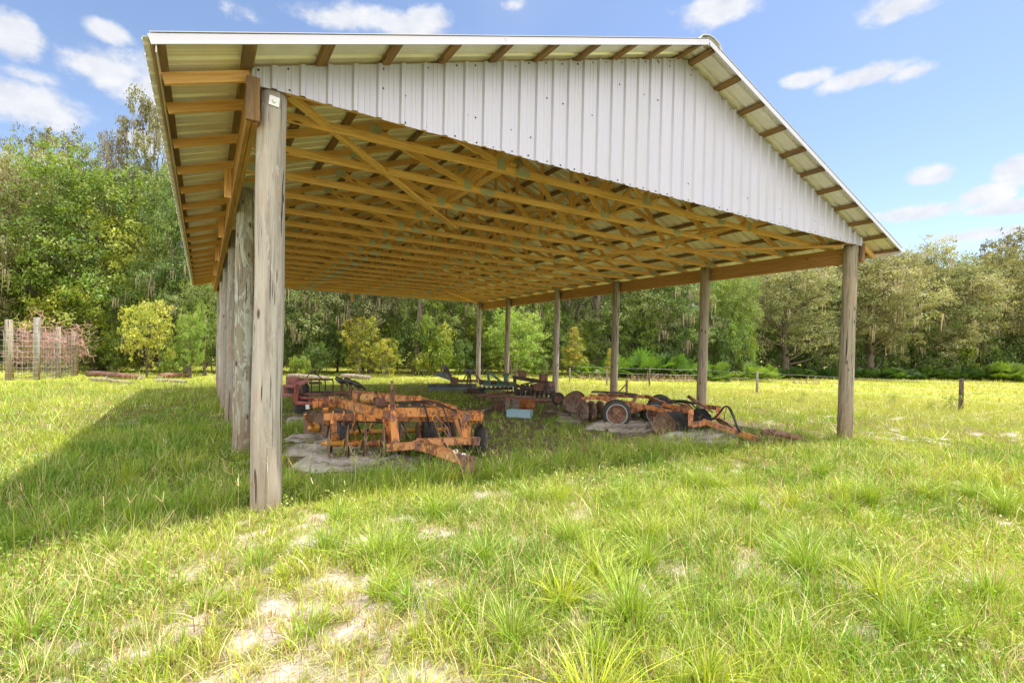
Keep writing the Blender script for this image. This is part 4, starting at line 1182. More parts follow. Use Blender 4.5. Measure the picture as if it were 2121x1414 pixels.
# ---- the near orange disc harrow
H = Machine('disc_harrow', 800, 955, 'big chipped orange disc harrow with tongue pointing forward, nearest implement under the roof', 'disc harrow')
fa = Vector((.962, -.272, 0)).normalized()
z0 = at(680, 918, 7.95)
for k, (x, Z) in enumerate([(680, 7.95), (716, 8.0), (753, 8.05), (790, 8.08)]):
    H.part('disc', disc(at(x, 918 - .0 * k, Z), fa, .315))
for (x, y, Z) in [(672, 919, 7.92), (700, 918, 7.97), (736, 917, 8.02), (774, 916, 8.06)]: pass
A = mb(M_YE)
pts = [(672, 8, 1), (682, 7.95, 0), (714, 8.0, 0), (718, 8.0, 0), (751, 8.05, 0), (755, 8.05, 0), (788, 8.08, 0), (792, 8.08, 0), (815, 8.12, 1)]
sp = [(666, 681), (682, 714), (718, 751), (755, 788)]
for i, (x0, x1) in enumerate(sp):
    a_, b_ = at(x0, 918, 7.93 + (x0 - 680) * .0012), at(x1, 918, 7.93 + (x1 - 680) * .0012)
    H.part('axle_spool', spool(a_, b_, .042 if i == 1 else .034, M_YE if i in (0, 1) else M_OR2, .075 if i != 0 else .05))
# right front gang, seen past the tongue
ga = Vector((.99, -.10, 0)).normalized()
for x, y, Z in [(822, 916, 8.5), (862, 914, 8.8), (898, 912, 9.0), (962, 908, 8.9), (990, 913, 8.7)]:
    H.part('disc', disc(at(x, y, Z), ga if x > 900 else fa, .30, M_DISC if x < 950 else M_BLACK))
H.part('axle', mb(M_RUST).tube([at(815, 917, 8.45), at(990, 912, 8.75)], .032, 8))
# rear gangs
ra = Vector((.80, .60, 0)).normalized()
for k in range(4):
    c = at(656, 884, 10.1) + ra * .30 * k
    H.part('disc', disc(c, -ra, .315, M_DISC))
    if k == 0:
        H.part('hub', mb(M_YE).lathe(c - ra * .04, -ra, [(-.05, .10), (.02, .10), (.03, .075), (.14, .05), (.16, .045), (.165, 0)], 16))
        H.part('wear_ring', mb(M_BLACK).lathe(c, -ra, [(-.028, .19), (.004, .185), (.006, .10)], 24))
H.part('axle', mb(M_YE).tube([at(656, 884, 10.1), at(656, 884, 10.1) + ra * 1.2], .04, 10))
for x, y, Z in [(827, 893, 9.7), (862, 893, 9.75), (897, 893, 9.8), (933, 890, 10)]: H.part('disc', disc(at(x, y, Z), fa, .29, M_DISC))
H.part('axle', mb(M_YE).tube([at(720, 895, 9.7), at(790, 893, 9.8), at(940, 888, 9.95)], [.05, .05, .04], 10))
# frame
F = bars(M_OR, [((686, 828, 9.9), (800, 860, 8.05), .10, .155), ((797, 853, 8.1), (940, 853, 8.55), .09, .15), ((938, 852, 8.56), (966, 863, 8.3), .09, .135),
                ((735, 813, 10.6), (865, 826, 10.4), .08, .10), ((862, 826, 10.35), (940, 848, 8.6), .09, .13), ((735, 813, 10.6), (735, 832, 10.3), .10, .13),
                ((812, 838, 8.05), (812, 868, 8.0), .11, .12), ((800, 826, 9.0), (870, 824, 9.6), .07, .09)])
bolts(F, (700, 830, 9.7), (790, 856, 8.2), 4, .018, Vector((0, 0, .08))); bolts(F, (810, 850, 8.1), (935, 850, 8.5), 5, .018, Vector((0, 0, .085)))
fr = H.part('frame', F)
G = bars(M_OR, [((672, 862, 8.2), (790, 865, 8.35), .10, .105), ((790, 865, 8.35), (950, 868, 8.8), .09, .09)])
for k in range(5): ubolt(G, at(690 + k * 22, 862.5, 8.22 + k * .03), (1, -.2, 0), .14, .15)
H.part('gang_bar', G)
G = bars(M_OR2, [((648, 837, 9.3), (694, 835, 9.5), .12, .12)])
for k in range(4): ubolt(G, at(655 + k * 11, 836.5, 9.33 + k * .04), (1, .2, 0), .15, .15)
H.part('gang_bar', G)
G = bars(M_OR2, [((964, 862, 8.3), (1001, 862, 8.35), .12, .125)])
for k in range(3): ubolt(G, at(973 + k * 9, 862, 8.32), (1, .2, 0), .15, .15)
H.part('gang_bar', G)
H.each('standard', M_OR, [((813, 864, 8.0), (818, 917, 7.9), .125, .09), ((797, 862, 8.05), (808, 917, 7.95), .075, .06), ((961, 864, 8.3), (966, 912, 8.3), .125, .09), ((944, 862, 8.4), (960, 911, 8.35), .07, .06),
                                ((975, 862, 8.4), (970, 911, 8.4), .05, .05)])
H.each('standard', M_OR, [((691, 868, 8.2), (692, 912, 8.0), .095, .06), ((674, 846, 9), (676, 880, 9.3), .09, .05), ((632, 858, 9.6), (650, 886, 10.0), .055, .05), ((872, 874, 9.6), (873, 905, 9.6), .07, .05)])
sc_ = mb(M_DRUST)
for a_, c_2 in [((628, 854, 9.3), (682, 846, 9.2)), ((966, 870, 8.7), (1001, 876, 8.6)), ((695, 872, 8.3), (800, 875, 8.4)), ((1000, 875, 8.6), (990, 886, 8.7)), ((700, 885, 9.3), (722, 874, 9.0)), ((738, 868, 8.8), (746, 896, 9.3)), ((772, 880, 9.2), (752, 900, 9.5))]:
    sc_.beam(V3(a_), V3(c_2), .03, .02)
H.part('scraper_bar', sc_)
H.each('scraper_bar', M_OR, [((682, 868, 8.25), (806, 871, 8.4), .03, .035), ((735, 872, 8.6), (737, 862, 8.5), .03, .03)])
T = bars(M_OR, [((806, 925, 7.85), (868, 921, 7.65), .12, .11), ((866, 916, 7.7), (986, 911, 8.35), .12, .115), ((862, 919, 7.65), (962, 952, 6.95), .115, .115), ((872, 912, 7.9), (962, 944, 7.1), .05, .05),
                ((806, 919, 7.9), (985, 905, 8.4), .10, .012)])
bolts(T, (880, 920, 7.5), (950, 944, 7.0), 6, .016, Vector((0, 0, .06)))
tg = H.part('tongue', T)
K = bars(M_RUST, [((961, 946, 6.95), (962, 992, 6.85), .09, .10), ((973, 950, 6.85), (972, 990, 6.82), .13, .05), ((950, 942, 7.0), (978, 953, 6.85), .13, .06)])
H.part('hitch', K, tg)
nut = mb(M_GALV)
for x, y, Z in [(960, 942, 6.97), (944, 934, 7.1)]: nut.lathe(at(x, y, Z), Vector((-.3, -.95, .1)), [(0, .035), (.03, .035), (.03, .017), (0, .017)], 6, smooth=False)
H.part('hitch_nut', nut, tg)
J = mb(M_RUST).tube([at(812, 792, 8.0), at(812, 850, 8.0)], .022, 8)
base = at(812, 850, 8.0)
hp = [base + Vector((math.cos(t * .9) * .036, math.sin(t * .9) * .036, t * .0031)) for t in range(0, 112)]
J.tube(hp, .0085, 5)
J.box(at(812, 793, 8.0), .035, .035, .08)
H.part('screw_jack', J)
H.part('hydraulic_cylinder', mb(M_YE).lathe(at(752, 824, 9.6), at(782, 828, 9.4) - at(752, 824, 9.6), [(0, .03), (.02, .10), (.30, .10), (.32, .04)], 16).mat(M_RUST).box(at(797, 832, 9.3), .28, .2, .13).tube([at(778, 812, 9.8), at(782, 824, 9.5), at(778, 836, 9.3)], .035, 8))
H.each('wheel_arm', M_RUST, [((711, 858, 9), (712, 905, 9.1), .06, .05), ((883, 862, 9.5), (884, 896, 9.7), .06, .05)])
wheel(H, (711, 905, 9.2), (.97, -.24, 0), .315, .20); wheel(H, (884, 893, 9.75), (.97, -.24, 0), .30, .19)
wheel(H, (930, 896, 10.2), (.97, -.24, 0), .30, .19)
H.part('hose', hose([(828, 835, 8.5), (850, 835, 8.4), (875, 838, 8.3), (882, 848, 8.2), (886, 865, 8.2), (889, 882, 8.3)], .016))
H.part('hose', hose([(893, 838, 8.5), (906, 846, 8.3), (914, 880, 8.2), (930, 908, 8.1), (926, 918, 8.05), (912, 905, 8.0), (899, 870, 8.0), (905, 866, 8.0), (925, 885, 8.1), (934, 912, 8.1)], .014, M_RUST))
H.part('hose', hose([(905, 838, 8.5), (918, 846, 8.25), (928, 875, 8.2), (934, 900, 8.15), (932, 917, 8.1)], .013))
H.part('hose', hose([(896, 868, 8.0), (899, 885, 8.0), (908, 905, 8.0), (920, 918, 7.9), (930, 929, 7.8)], .014))
rg = [at(902, 866, 8.0) + Vector((math.cos(t) * .05, .01, math.sin(t) * .05)) for t in np.linspace(0, 6.3, 14)]
H.part('rope_ring', mb(M_YE).tube(rg, .008, 5))
pt = mb(M_RUST)
for x, y, Z in [(800, 857, 8.02), (938, 853, 8.5), (964, 862, 8.25), (862, 827, 10.3), (738, 815, 10.55), (866, 921, 7.6), (815, 920, 7.85), (983, 911, 8.3)]:
    c = at(x, y, Z) - Vector((.02, .09, 0)); pt.beam(c - Vector((0, 0, .07)), c + Vector((0, 0, .07)), .12, .012, up=(.3, 1, 0))
    for q in ((-.035, -.04), (.035, -.04), (-.035, .04), (.035, .04)): pt.lathe(c + Vector((q[0], -.008, q[1])), (-.3, -.95, 0), [(0, .014), (.014, .012), (.016, 0)], 6, smooth=False)
tag(H.part('gusset_plate', pt), kind='stuff')
for a_, c_2, r in [((700, 845, 9.0), (800, 872, 8.2), .014), ((760, 838, 9.4), (905, 846, 8.9), .016), ((830, 868, 8.6), (850, 915, 8.4), .013), ((720, 850, 8.8), (735, 893, 8.9), .012), ((905, 868, 8.6), (880, 915, 8.5), .014), ((840, 828, 9.8), (940, 842, 9.0), .018)]:
    H.part('rod', mb(M_DRUST).tube([V3(a_), V3(c_2)], r, 6))
for x, Z in ((698, 7.97), (735, 8.02), (772, 8.06)):
    b = mb(M_OR2).tube([at(x, 868, Z + .25), at(x - 6, 888, Z + .3), at(x + 3, 905, Z + .12), at(x, 916, Z)], .018, 6); b.lathe(at(x, 918, Z) - fa * .05, fa, [(0, .055), (.1, .055)], 10)
    H.part('bearing_hanger', b)
H.part('hose', hose([(858, 833, 8.9), (880, 830, 8.7), (905, 834, 8.5), (930, 845, 8.4), (945, 850, 8.35)], .014))
H.part('sign_plate', mb(M_GALV).beam(at(637, 838, 9.9), at(637, 847, 9.9), .07, .01, up=(.2, 1, 0)))

# ---- the orange disc harrow on wheels at the right
R_ = Machine('disc_harrow', 1340, 890, 'rusty orange disc harrow on rubber wheels by the right posts, black hoses over its tongue', 'disc harrow')
f1 = bars(M_OR2, [((1222, 820, 13.6), (1368, 848, 12.6), .09, .10), ((1203, 825, 13.3), (1236, 823, 13.5), .08, .08), ((1238, 818, 15.0), (1342, 821, 14.6), .09, .09), ((1340, 820, 14.6), (1380, 838, 12.9), .09, .09),
                  ((1303, 853, 13.0), (1334, 844, 12.8), .10, .11), ((1374, 838, 12.6), (1430, 846, 11.9), .14, .08), ((1395, 848, 12.2), (1433, 852, 11.4), .10, .11), ((1431, 850, 11.4), (1430, 882, 11.3), .11, .10),
                  ((1428, 880, 11.3), (1461, 875, 11.5), .11, .10), ((1460, 842, 12.6), (1490, 845, 12.3), .09, .10), ((1489, 843, 12.3), (1487, 868, 12.1), .10, .09), ((1365, 848, 12.5), (1400, 856, 12.2), .08, .11), ((1250, 826, 13.6), (1258, 817, 14.8), .07, .07), ((1310, 836, 13.1), (1318, 820, 14.7), .07, .07)])
bolts(f1, (1240, 822, 13.5), (1360, 845, 12.7), 6, .018, Vector((0, 0, .05)))
R_.part('frame', f1)
R_.each('top_rail', M_DRUST, [((1227, 811, 15.0), (1294, 814, 14.6), .22, .05), ((1296, 816, 14.2), (1318, 818, 14.0), .15, .08), ((1384, 829, 13.4), (1440, 835, 12.6), .12, .06)])
R_.part('mast', bars(M_RUST, [((1298, 788, 14.4), (1298, 814, 14.3), .06, .05), ((1281, 812, 14.6), (1296, 796, 14.4), .025, .025)]))
R_.each('gang_bar', M_OR2, [((1380, 853, 12.4), (1389, 850, 12.4), .11, .11), ((1410, 842, 12.4), (1428, 840, 12.3), .10, .11), ((1334, 846, 12.9), (1350, 845, 12.8), .10, .08)])
T = bars(M_OR2, [((1456, 872, 11.5), (1568, 908, 10.7), .11, .10), ((1487, 869, 12.1), (1528, 893, 11.2), .08, .08), ((1428, 882, 11.3), (1462, 878, 11.5), .08, .05)])
T.mat(M_RUST).beam(at(1550, 902, 10.8), at(1574, 911, 10.65), .06, .06)
R_.part('tongue', T)
dax = Vector((.978, -.208, 0)).normalized()
for x, y, Z in [(1205, 852, 13.2), (1222, 853, 13.3), (1240, 853, 13.4), (1260, 853, 13.6)]: R_.part('disc', disc(at(x, y, Z), dax, .31, M_DISC, notch=1))
R_.part('axle', mb(M_DRUST).tube([at(1200, 852, 13.15), at(1265, 853, 13.6)], .03, 8))
dbx = Vector((.72, .69, 0)).normalized()
for k in range(4): R_.part('disc', disc(at(1187, 833, 15.0) + dbx * .27 * k, -dbx, .30, M_DISC))
R_.part('axle', mb(M_DRUST).tube([at(1187, 833, 15.0), at(1187, 833, 15.0) + dbx * 1.0], .03, 8))
dcx = Vector((.988, .156, 0)).normalized()
for k in range(7): R_.part('disc', disc(at(1378, 881, 11.35) + dcx * .27 * k, -dcx, .31, M_DISC if k == 0 else M_BLACK, notch=1))
R_.part('axle', mb(M_DRUST).tube([at(1378, 881, 11.35), at(1378, 881, 11.35) + dcx * 1.4], .03, 8))
for k in range(4): R_.part('disc', disc(at(1310, 862, 14.4) + Vector((.93, -.36, 0)) * .27 * k, dax, .28, M_BLACK))
wax = Vector((-.62, -.78, 0)).normalized()
wheel(R_, (1277, 857, 12.4), wax, .355, .22, white=True); wheel(R_, (1367, 842, 14.2), wax, .35, .22); wheel(R_, (1357, 856, 13.2), wax, .33, .2, white=True)
R_.each('wheel_arm', M_OR2, [((1285, 850, 12.7), (1320, 842, 13.4), .07, .08), ((1355, 848, 13.4), (1330, 838, 13.6), .07, .07)])
R_.part('hydraulic_cylinder', mb(M_RUST).tube([at(1426, 821, 12.7), at(1446, 834, 12.4)], .045, 10).tube([at(1446, 834, 12.4), at(1476, 853, 12.0)], .022, 8))
for L_ in ([(1400, 829, 12.4), (1425, 831, 12.1), (1445, 848, 11.8), (1460, 863, 11.6), (1476, 866, 11.5), (1490, 855, 11.5), (1503, 841, 11.3), (1515, 850, 11.1), (1526, 880, 10.9), (1534, 895, 10.85)],
           [(1395, 831, 12.5), (1420, 833, 12.2), (1440, 852, 11.9), (1458, 866, 11.7), (1474, 869, 11.6), (1486, 860, 11.5), (1497, 845, 11.3), (1507, 842, 11.2), (1518, 862, 11.0), (1530, 896, 10.85)],
           [(1478, 867, 11.8), (1492, 869, 11.6), (1508, 878, 11.3), (1524, 892, 11.0)], [(1380, 833, 12.6), (1405, 836, 12.4), (1425, 842, 12.2)]):
    R_.part('hose', hose(L_, .017))
R_.part('hose_stay', mb(M_RUST).tube([at(1505, 842, 11.3), at(1500, 866, 11.3), at(1499, 884, 11.3)], .009, 5))

# ---- red implement behind the near post
Q = Machine('cultivator', 620, 850, 'faded red implement with square box tube and long pipes behind the near corner post', 'cultivator')
b = MB().mat(M_RED)
for a_, c_2 in [((588, 799, 13.5), (616, 799, 13.4)), ((588, 817, 13.5), (616, 818, 13.4)), ((591, 799, 13.5), (591, 817, 13.5)), ((614, 799, 13.4), (614, 818, 13.4))]: b.beam(V3(a_), V3(c_2), .10, .07)
for a_, c_2 in [((590, 799, 14.5), (616, 799, 14.4)), ((590, 817, 14.5), (614, 799, 13.4)), ((591, 817, 13.5), (600, 815, 14.6)), ((530, 800, 13.9), (590, 803, 13.5)), ((520, 815, 14.2), (600, 820, 13.5))]: b.beam(V3(a_), V3(c_2), .07, .07)
Q.part('frame', b)
Q.part('opening_shade', mb(M_DRUST).prism([at(592, 802, 13.75), at(613, 802, 13.68), at(613, 816, 13.68), at(592, 815, 13.75)], Vector((.1, 1, 0)), .02))  # dark sheet set in the open square to stand for the shade inside
Q.part('side_plate', mb(M_RED).prism([at(592, 781, 13.7), at(612, 779, 13.7), at(621, 781, 13.7), at(606, 797, 13.7), at(592, 796, 13.7)], Vector((.1, 1, 0)), .03))
Q.part('side_plate', mb(M_RED).prism([at(608, 792, 13.5), at(617, 785, 13.5), at(640, 784, 13.6), at(641, 791, 13.6), at(622, 798, 13.5), at(610, 797, 13.5)], Vector((.1, 1, 0)), .03))
Q.part('pipe', mb(M_RED).tube([at(612, 824, 13.3), at(688, 826, 13.6)], .05, 12)); Q.part('pipe', mb(M_RED).tube([at(610, 834, 13.1), at(684, 838, 13.3)], .055, 12)); Q.part('pipe', mb(M_RUST).tube([at(618, 816, 13.8), at(690, 817, 14.2)], .04, 12))
Q.each('bracket', M_RED, [((612, 818, 13.3), (612, 836, 13.1), .12, .14), ((641, 806, 13.6), (642, 834, 13.2), .03, .03)])
wheel(Q, (624, 846, 14.0), (.97, -.24, 0), .33, .30); wheel(Q, (622, 808, 14.8), (.9, .4, 0), .36, .18)

# ---- brown spring rack and plough
P_ = Machine('rake', 668, 822, 'low brown rusty rake frame with hanging tines and a peaked mast behind the red implement', 'rake')
P_.part('frame', bars(M_DRUST, [((632, 786, 16.5), (690, 785.5, 16.8), .06, .06), ((640, 793, 16), (666, 793, 16.2), .07, .09), ((634, 783, 16.5), (646, 768, 16.6), .03, .03), ((646, 768, 16.6), (670, 786, 16.7), .03, .03), ((640, 812, 16), (692, 812, 16.4), .07, .06)]))
for x, y1 in ((645, 802), (662, 808), (674, 812), (690, 814)):
    P_.part('tine', hose([(x - 5, 786, 16.6), (x - 1, 788, 16.5), (x, 796, 16.4), (x - .5, 805, 16.4), (x, y1 + 8, 16.4)], .02, M_DRUST))
PL = Machine('plough', 725, 824, 'three bottom plough with dark curved mouldboards turned up, left of the middle', 'plough')
for k, (x, y, Z) in enumerate([(695, 779, 15.6), (713, 781, 15.3), (730, 787, 15.0)]):
    dx = [26, 30, 28][k]
    P0 = []; rows = 7
    b = mb(M_BLACK); i0 = 0
    for j in range(rows):
        t = j / (rows - 1); xx = x + dx * t; yy = y + (18 if k < 2 else 19) * t ** 1.5 - 1.5 * math.sin(t * 3.1)
        w = (11 * math.sin(min(1, t * 1.1 + .12) * 3.0) + 1.2)
        b.v.append(at(xx, yy, Z + .1 * t)); b.v.append(at(xx + 1, yy + w * .5, Z - .12 + .1 * t)); b.v.append(at(xx - 2, yy + w, Z + .06 + .1 * t))
    for j in range(rows - 1):
        for q in (0, 1): b.face((j * 3 + q, j * 3 + q + 1, j * 3 + 4 + q, j * 3 + 3 + q), None, True)
    o = PL.part('mouldboard', b); sd = o.modifiers.new('t', 'SOLIDIFY'); sd.thickness = .012
    PL.part('leg', bars(M_RUST, [((x + 13, y + 16, Z + .02), (x + 14, 816, Z + .1), .07, .05)]))
PL.part('beam', bars(M_RUST, [((688, 815, 15.9), (768, 819, 14.9), .10, .10), ((700, 812, 15.6), (742, 816, 15.2), .12, .09)]))
PL.part('bracket', bars(M_RUST, [((727, 802, 15.0), (728, 818, 15.0), .12, .08)]))

# ---- rear blade, blue
B = Machine('rear_blade', 930, 810, 'blue rear blade scraper with rusty peaked mast at the far end of the barn', 'scraper blade')
bl = mb(M_BLUE); pts = []
for x, Z in ((886, 20.6), (910, 20.8), (936, 21.0), (962, 21.3), (986, 21.6)):
    for k, (dy, dz) in enumerate(((0, 0), (3, .10), (7, .14), (11, .05))): bl.v.append(at(x, 797 + dy - (x - 886) * .01, Z + dz))
for j in range(4):
    for q in range(3): bl.face((j * 4 + q, j * 4 + q + 1, j * 4 + 5 + q, j * 4 + 4 + q), None, True)
o = B.part('blade', bl); sd = o.modifiers.new('t', 'SOLIDIFY'); sd.thickness = .02
B.part('blade_back', bars(M_RUST, [((886, 796.5, 20.7), (986, 796, 21.7), .10, .06)]))
B.part('mast', bars(M_RUST, [((918, 753, 20.8), (920, 764, 20.8), .07, .07), ((919, 760, 20.8), (938, 790, 20.9), .10, .08), ((937, 780, 20.9), (938, 797, 20.9), .16, .14)]))
B.part('mast', bars(M_BLUE, [((917, 758, 20.8), (912, 774, 20.8), .12, .06), ((920, 757, 20.9), (921, 776, 20.9), .08, .05), ((922, 757, 21.0), (933, 774, 20.9), .09, .05)]))
B.part('drawbar', bars(M_BLUE, [((899, 773, 20.5), (934, 785, 20.8), .09, .13), ((911, 771, 20.7), (936, 778, 20.9), .07, .12)]))
B.part('turntable', mb(M_RUST).lathe(at(943, 790, 20.9), (0, 0, 1), [(-.12, .09), (-.05, .11), (0, .15), (.1, .15), (.16, .12), (.17, 0)], 14))
B.part('beam', bars(M_RUST, [((946, 788.5, 20.9), (990, 788.5, 21.3), .10, .10)]))

# ---- post hole stand with blue top
D = Machine('implement_stand', 968, 816, 'spindly tripod implement with small blue top, left of the farthest right post', 'implement')
D.part('top', mb(M_BLUE).box(at(972, 766.5, 20), .36, .22, .07).box(at(974, 770, 20), .16, .12, .07))
b = mb(M_DRUST)
for x0, x1, y1 in ((970, 957, 792), (972, 965, 817), (974, 977, 818), (976, 1010, 800), (973, 972, 806), (969, 967, 800)): b.tube([at(x0, 769, 20), at(x1, y1, 19.8)], .022, 6)
b.tube([at(960, 812, 19.6), at(1000, 810, 19.8)], .06, 8)
D.part('leg_frame', b)
b = mb(M_DRUST)
for k in range(7): b.lathe(at(968 + k * 6, 814, 19.4), (.4, .2, 1), [(0, .07), (.12, .09), (.2, .03)], 8)
D.part('auger_head', b)

# ---- green cultivator
Gm = Machine('cultivator', 1030, 815, 'green tool bar cultivator with a tall green A frame between the two farthest right posts', 'cultivator')
Gm.part('tool_bar', bars(M_GREEN, [((994, 790, 19.4), (1063, 796, 18.7), .12, .12), ((1000, 797, 19.0), (1060, 800, 18.6), .07, .07)]))
Gm.part('a_frame', bars(M_GREEN, [((1009, 766, 19.3), (1014, 795, 19.1), .08, .06), ((1009, 766, 19.3), (1037, 790, 19.0), .09, .06), ((1042, 776, 18.9), (1054, 776, 18.9), .12, .14), ((1048, 776, 18.9), (1048, 795, 18.9), .10, .08)]))
for k in range(8):
    x = 996 + k * 9; b = mb(M_GREEN if k % 3 else M_DRUST); b.box(at(x, 791 + k * .7, 19.2 - k * .07), .08, .16, .2)
    b.tube([at(x, 794, 19.1 - k * .05), at(x - 2, 801, 19.0 - k * .05), at(x + 2, 808, 18.9 - k * .05), at(x - 2, 813, 18.8 - k * .05)], .022, 6)
    Gm.part('shank', b)
    sh = at(x - 2, 804, 18.85 - k * .05)
    Gm.part('sweep', mb(M_BLUE if k in (0, 2) else M_DRUST).prism([sh + Vector((-.14, 0, -.03)), sh + Vector((0, -.05, .07)), sh + Vector((.14, 0, -.03)), sh + Vector((0, .05, -.07))], (0, 0, 1), .02))

# ---- brown planter with boxes
Pn = Machine('planter', 1100, 838, 'dark rusty planter with upright seed boxes and three long pipes pointing left', 'planter')
Pn.part('frame', bars(M_DRUST, [((1064, 781, 18.2), (1142, 794, 16.8), .12, .12), ((1070, 800, 17.6), (1140, 806, 16.8), .10, .09), ((1066, 783, 18.1), (1068, 815, 17.8), .10, .09), ((1085, 795, 17.9), (1122, 788, 17.2), .05, .05), ((1138, 794, 16.9), (1146, 812, 16.6), .14, .1)]))
for x, y, Z, w, h in [(1081.5, 776, 18.0, .23, .24), (1125.5, 784, 17.2, .24, .26), (1140, 804, 16.8, .2, .32), (1116, 802, 17.0, .28, .2)]:
    c = at(x, y, Z); b = mb(M_RUST); b.beam(c - Vector((0, 0, h / 2)), c + Vector((0, 0, h / 2)), w, w * .8, up=(.2, 1, 0)); b.beam(c + Vector((0, 0, h / 2)), c + Vector((0, 0, h / 2 + .03)), w * 1.1, w * .9, up=(.2, 1, 0))
    Pn.part('seed_box', b)
for k, x in enumerate((1072, 1082, 1093, 1102, 1112, 1121, 1131, 1140)):
    Z = 17.8 - k * .14; b = mb(M_DRUST)
    b.tube([at(x, 795, Z), at(x - 3, 806, Z), at(x + 3, 816, Z), at(x - 1, 826, Z)], [.06, .05, .045, .03], 7)
    b.lathe(at(x + 1, 812, Z - .05), (.5, -.86, 0), [(-.04, .02), (-.04, .12), (.04, .12), (.04, .02)], 12)
    if k % 2: b.box(at(x + 2, 803, Z), .16, .14, .2)
    Pn.part('row_unit', b)
    if k % 2 == 0: Pn.part('coulter', disc(at(x, 817, Z - .1), (.7, -.7, 0), .17, M_DRUST, .01))
wheel(Pn, (1156, 826, 16.4), Vector((-.35, -.94, .1)), .22, .12, rimmat=M_RUST)
for a_, c_2, r in [((988, 820, 16.6), (1062, 812, 17.6), .05), ((1008, 821, 16.2), (1108, 823, 16.2), .055), ((1046, 826, 15.4), (1142, 830, 15.8), .065)]:
    Pn.part('pipe', mb(M_RUST).tube([V3(a_), V3(c_2)], r, 10))
for x, y, Z in ((984, 822, 16.6), (1003, 824, 16.2), (1021, 829, 15.6)):
    Pn.part('shoe', mb(M_DRUST).prism([at(x - 4, y - 6, Z), at(x + 4, y - 4, Z), at(x + 2, y + 9, Z), at(x - 2, y + 5, Z)], (.2, 1, 0), .05))

# ---- roll of tines and the blue trough
Rl = Machine('tine_roll', 1065, 858, 'heap of rusty pale tine rollers lying behind the pale blue trough', 'roller')
ra_ = (at(1106, 842, 14.8) - at(1030, 838, 15.0)).normalized(); up_ = Vector((0, 0, 1)); sd_ = ra_.cross(up_).normalized()
for j, (x0, x1, m_) in enumerate([(1026, 1046, M_RUST), (1042, 1056, M_GREY), (1060, 1076, M_GREY), (1076, 1108, M_OR2)]):
    p0, p1 = at(x0, 840, 14.9), at(x1, 840, 14.85); p0.z = p1.z = .22
    b = mb(m_); b.tube([p0, p1], .05, 8)
    n_ = max(3, int((p1 - p0).length / .055))
    for q in range(n_):
        c = p0.lerp(p1, (q + .5) / n_)
        for w_ in range(12):
            a = w_ * math.pi / 6 + q * .4
            d = (up_ * math.cos(a) + sd_ * math.sin(a)); d2 = (up_ * math.cos(a + .35) + sd_ * math.sin(a + .35))
            b.tube([c + d * .04, c + d * .15, c + d2 * .2], .009, 4, caps=False)
    Rl.part('roller', b)
Tr = Machine('trough', 1074, 862, 'small pale blue metal trough lying in the grass in front of the rusty rollers', 'trough')
p0, p1 = at(1049, 862, 13.9), at(1098, 862, 13.7); p0.z = p1.z = .01
dd = (p1 - p0).normalized(); nn = Vector((-dd.y, dd.x, 0))
b = mb(M_LBLUE); hgt = .19; w_ = .26
b.prism([p0, p1, p1 + Vector((0, 0, hgt)), p0 + Vector((0, 0, hgt))], nn, .012); q0, q1 = p0 + nn * w_, p1 + nn * w_
b.prism([q0, q1, q1 + Vector((0, 0, hgt)), q0 + Vector((0, 0, hgt))], nn, .012)
for e0 in (p0, p1): b.prism([e0 + nn * .013, e0 + nn * (w_ - .002), e0 + nn * (w_ - .002) + Vector((0, 0, hgt)), e0 + nn * .013 + Vector((0, 0, hgt))], dd * (1 if e0 == p0 else -1), .012)
b.prism([p0 + Vector((0, 0, .02)) + nn * .02, p1 + Vector((0, 0, .02)) + nn * .02, q1 + Vector((0, 0, .02)), q0 + Vector((0, 0, .02))], Vector((0, 0, 1)), .01)
Tr.part('box', b); Tr.part('rim', mb(M_LBLUE).beam(p0 + Vector((0, 0, hgt)) - nn * .006, p1 + Vector((0, 0, hgt)) - nn * .006, .025, .02).beam(q0 + Vector((0, 0, hgt)) + nn * .018, q1 + Vector((0, 0, hgt)) + nn * .018, .025, .02))

# ---- grey sheets lying on the ground under the harrows
def sheet(name, poly, label, seed, amp=.05, group=None):
    """crumpled sheet over a four sided patch of ground"""
    P = [gnd(*p) for p in poly]; N, Mm = 56, 26; V = []; F = []
    u = np.linspace(0, 1, N)[None, :].repeat(Mm, 0); v = np.linspace(0, 1, Mm)[:, None].repeat(N, 1)
    e = .07 * (fbm(u * 4 + seed, v * 4, seed, 3) - .5) * 2
    u2 = u + e * 1.1 * (np.abs(u - .5) * 2); v2 = v + e * 3.2 * (np.abs(v - .5) * 2)
    X = [(1 - u2) * (1 - v2) * P[0][i] + u2 * (1 - v2) * P[1][i] + u2 * v2 * P[2][i] + (1 - u2) * v2 * P[3][i] for i in (0, 1)]
    f = fbm(X[0] * 2.2, X[1] * 5.0, seed + 40, 4)
    rid = 1 - np.abs(f - .5) * 4
    edge = np.minimum(np.minimum(u, 1 - u) * 6, np.minimum(v, 1 - v) * 4).clip(0, 1)
    Zz = terrain(X[0], X[1]) + .012 + amp * (np.clip(rid, 0, 1) * 1.3 + fbm(X[0] * 1.3, X[1] * 1.6, seed, 3) * .9) * edge
    ii = (np.arange(Mm - 1)[:, None] * N + np.arange(N - 1)[None]).ravel()
    me = numpy_mesh(name, np.stack([X[0], X[1], Zz], -1).reshape(-1, 3), np.stack([ii, ii + 1, ii + N + 1, ii + N], -1), 4, M_TARP, (), True)
    o = link(name, me); sd = o.modifiers.new('t', 'SOLIDIFY'); sd.thickness = .008
    return tag(o, label, 'ground sheet', group)
sheet('ground_sheet', [(596, 978, 0), (850, 984, 0), (880, 950, 0), (620, 948, 0)], 'front crumpled grey sheet on the ground under the near harrow discs', 3, .09)
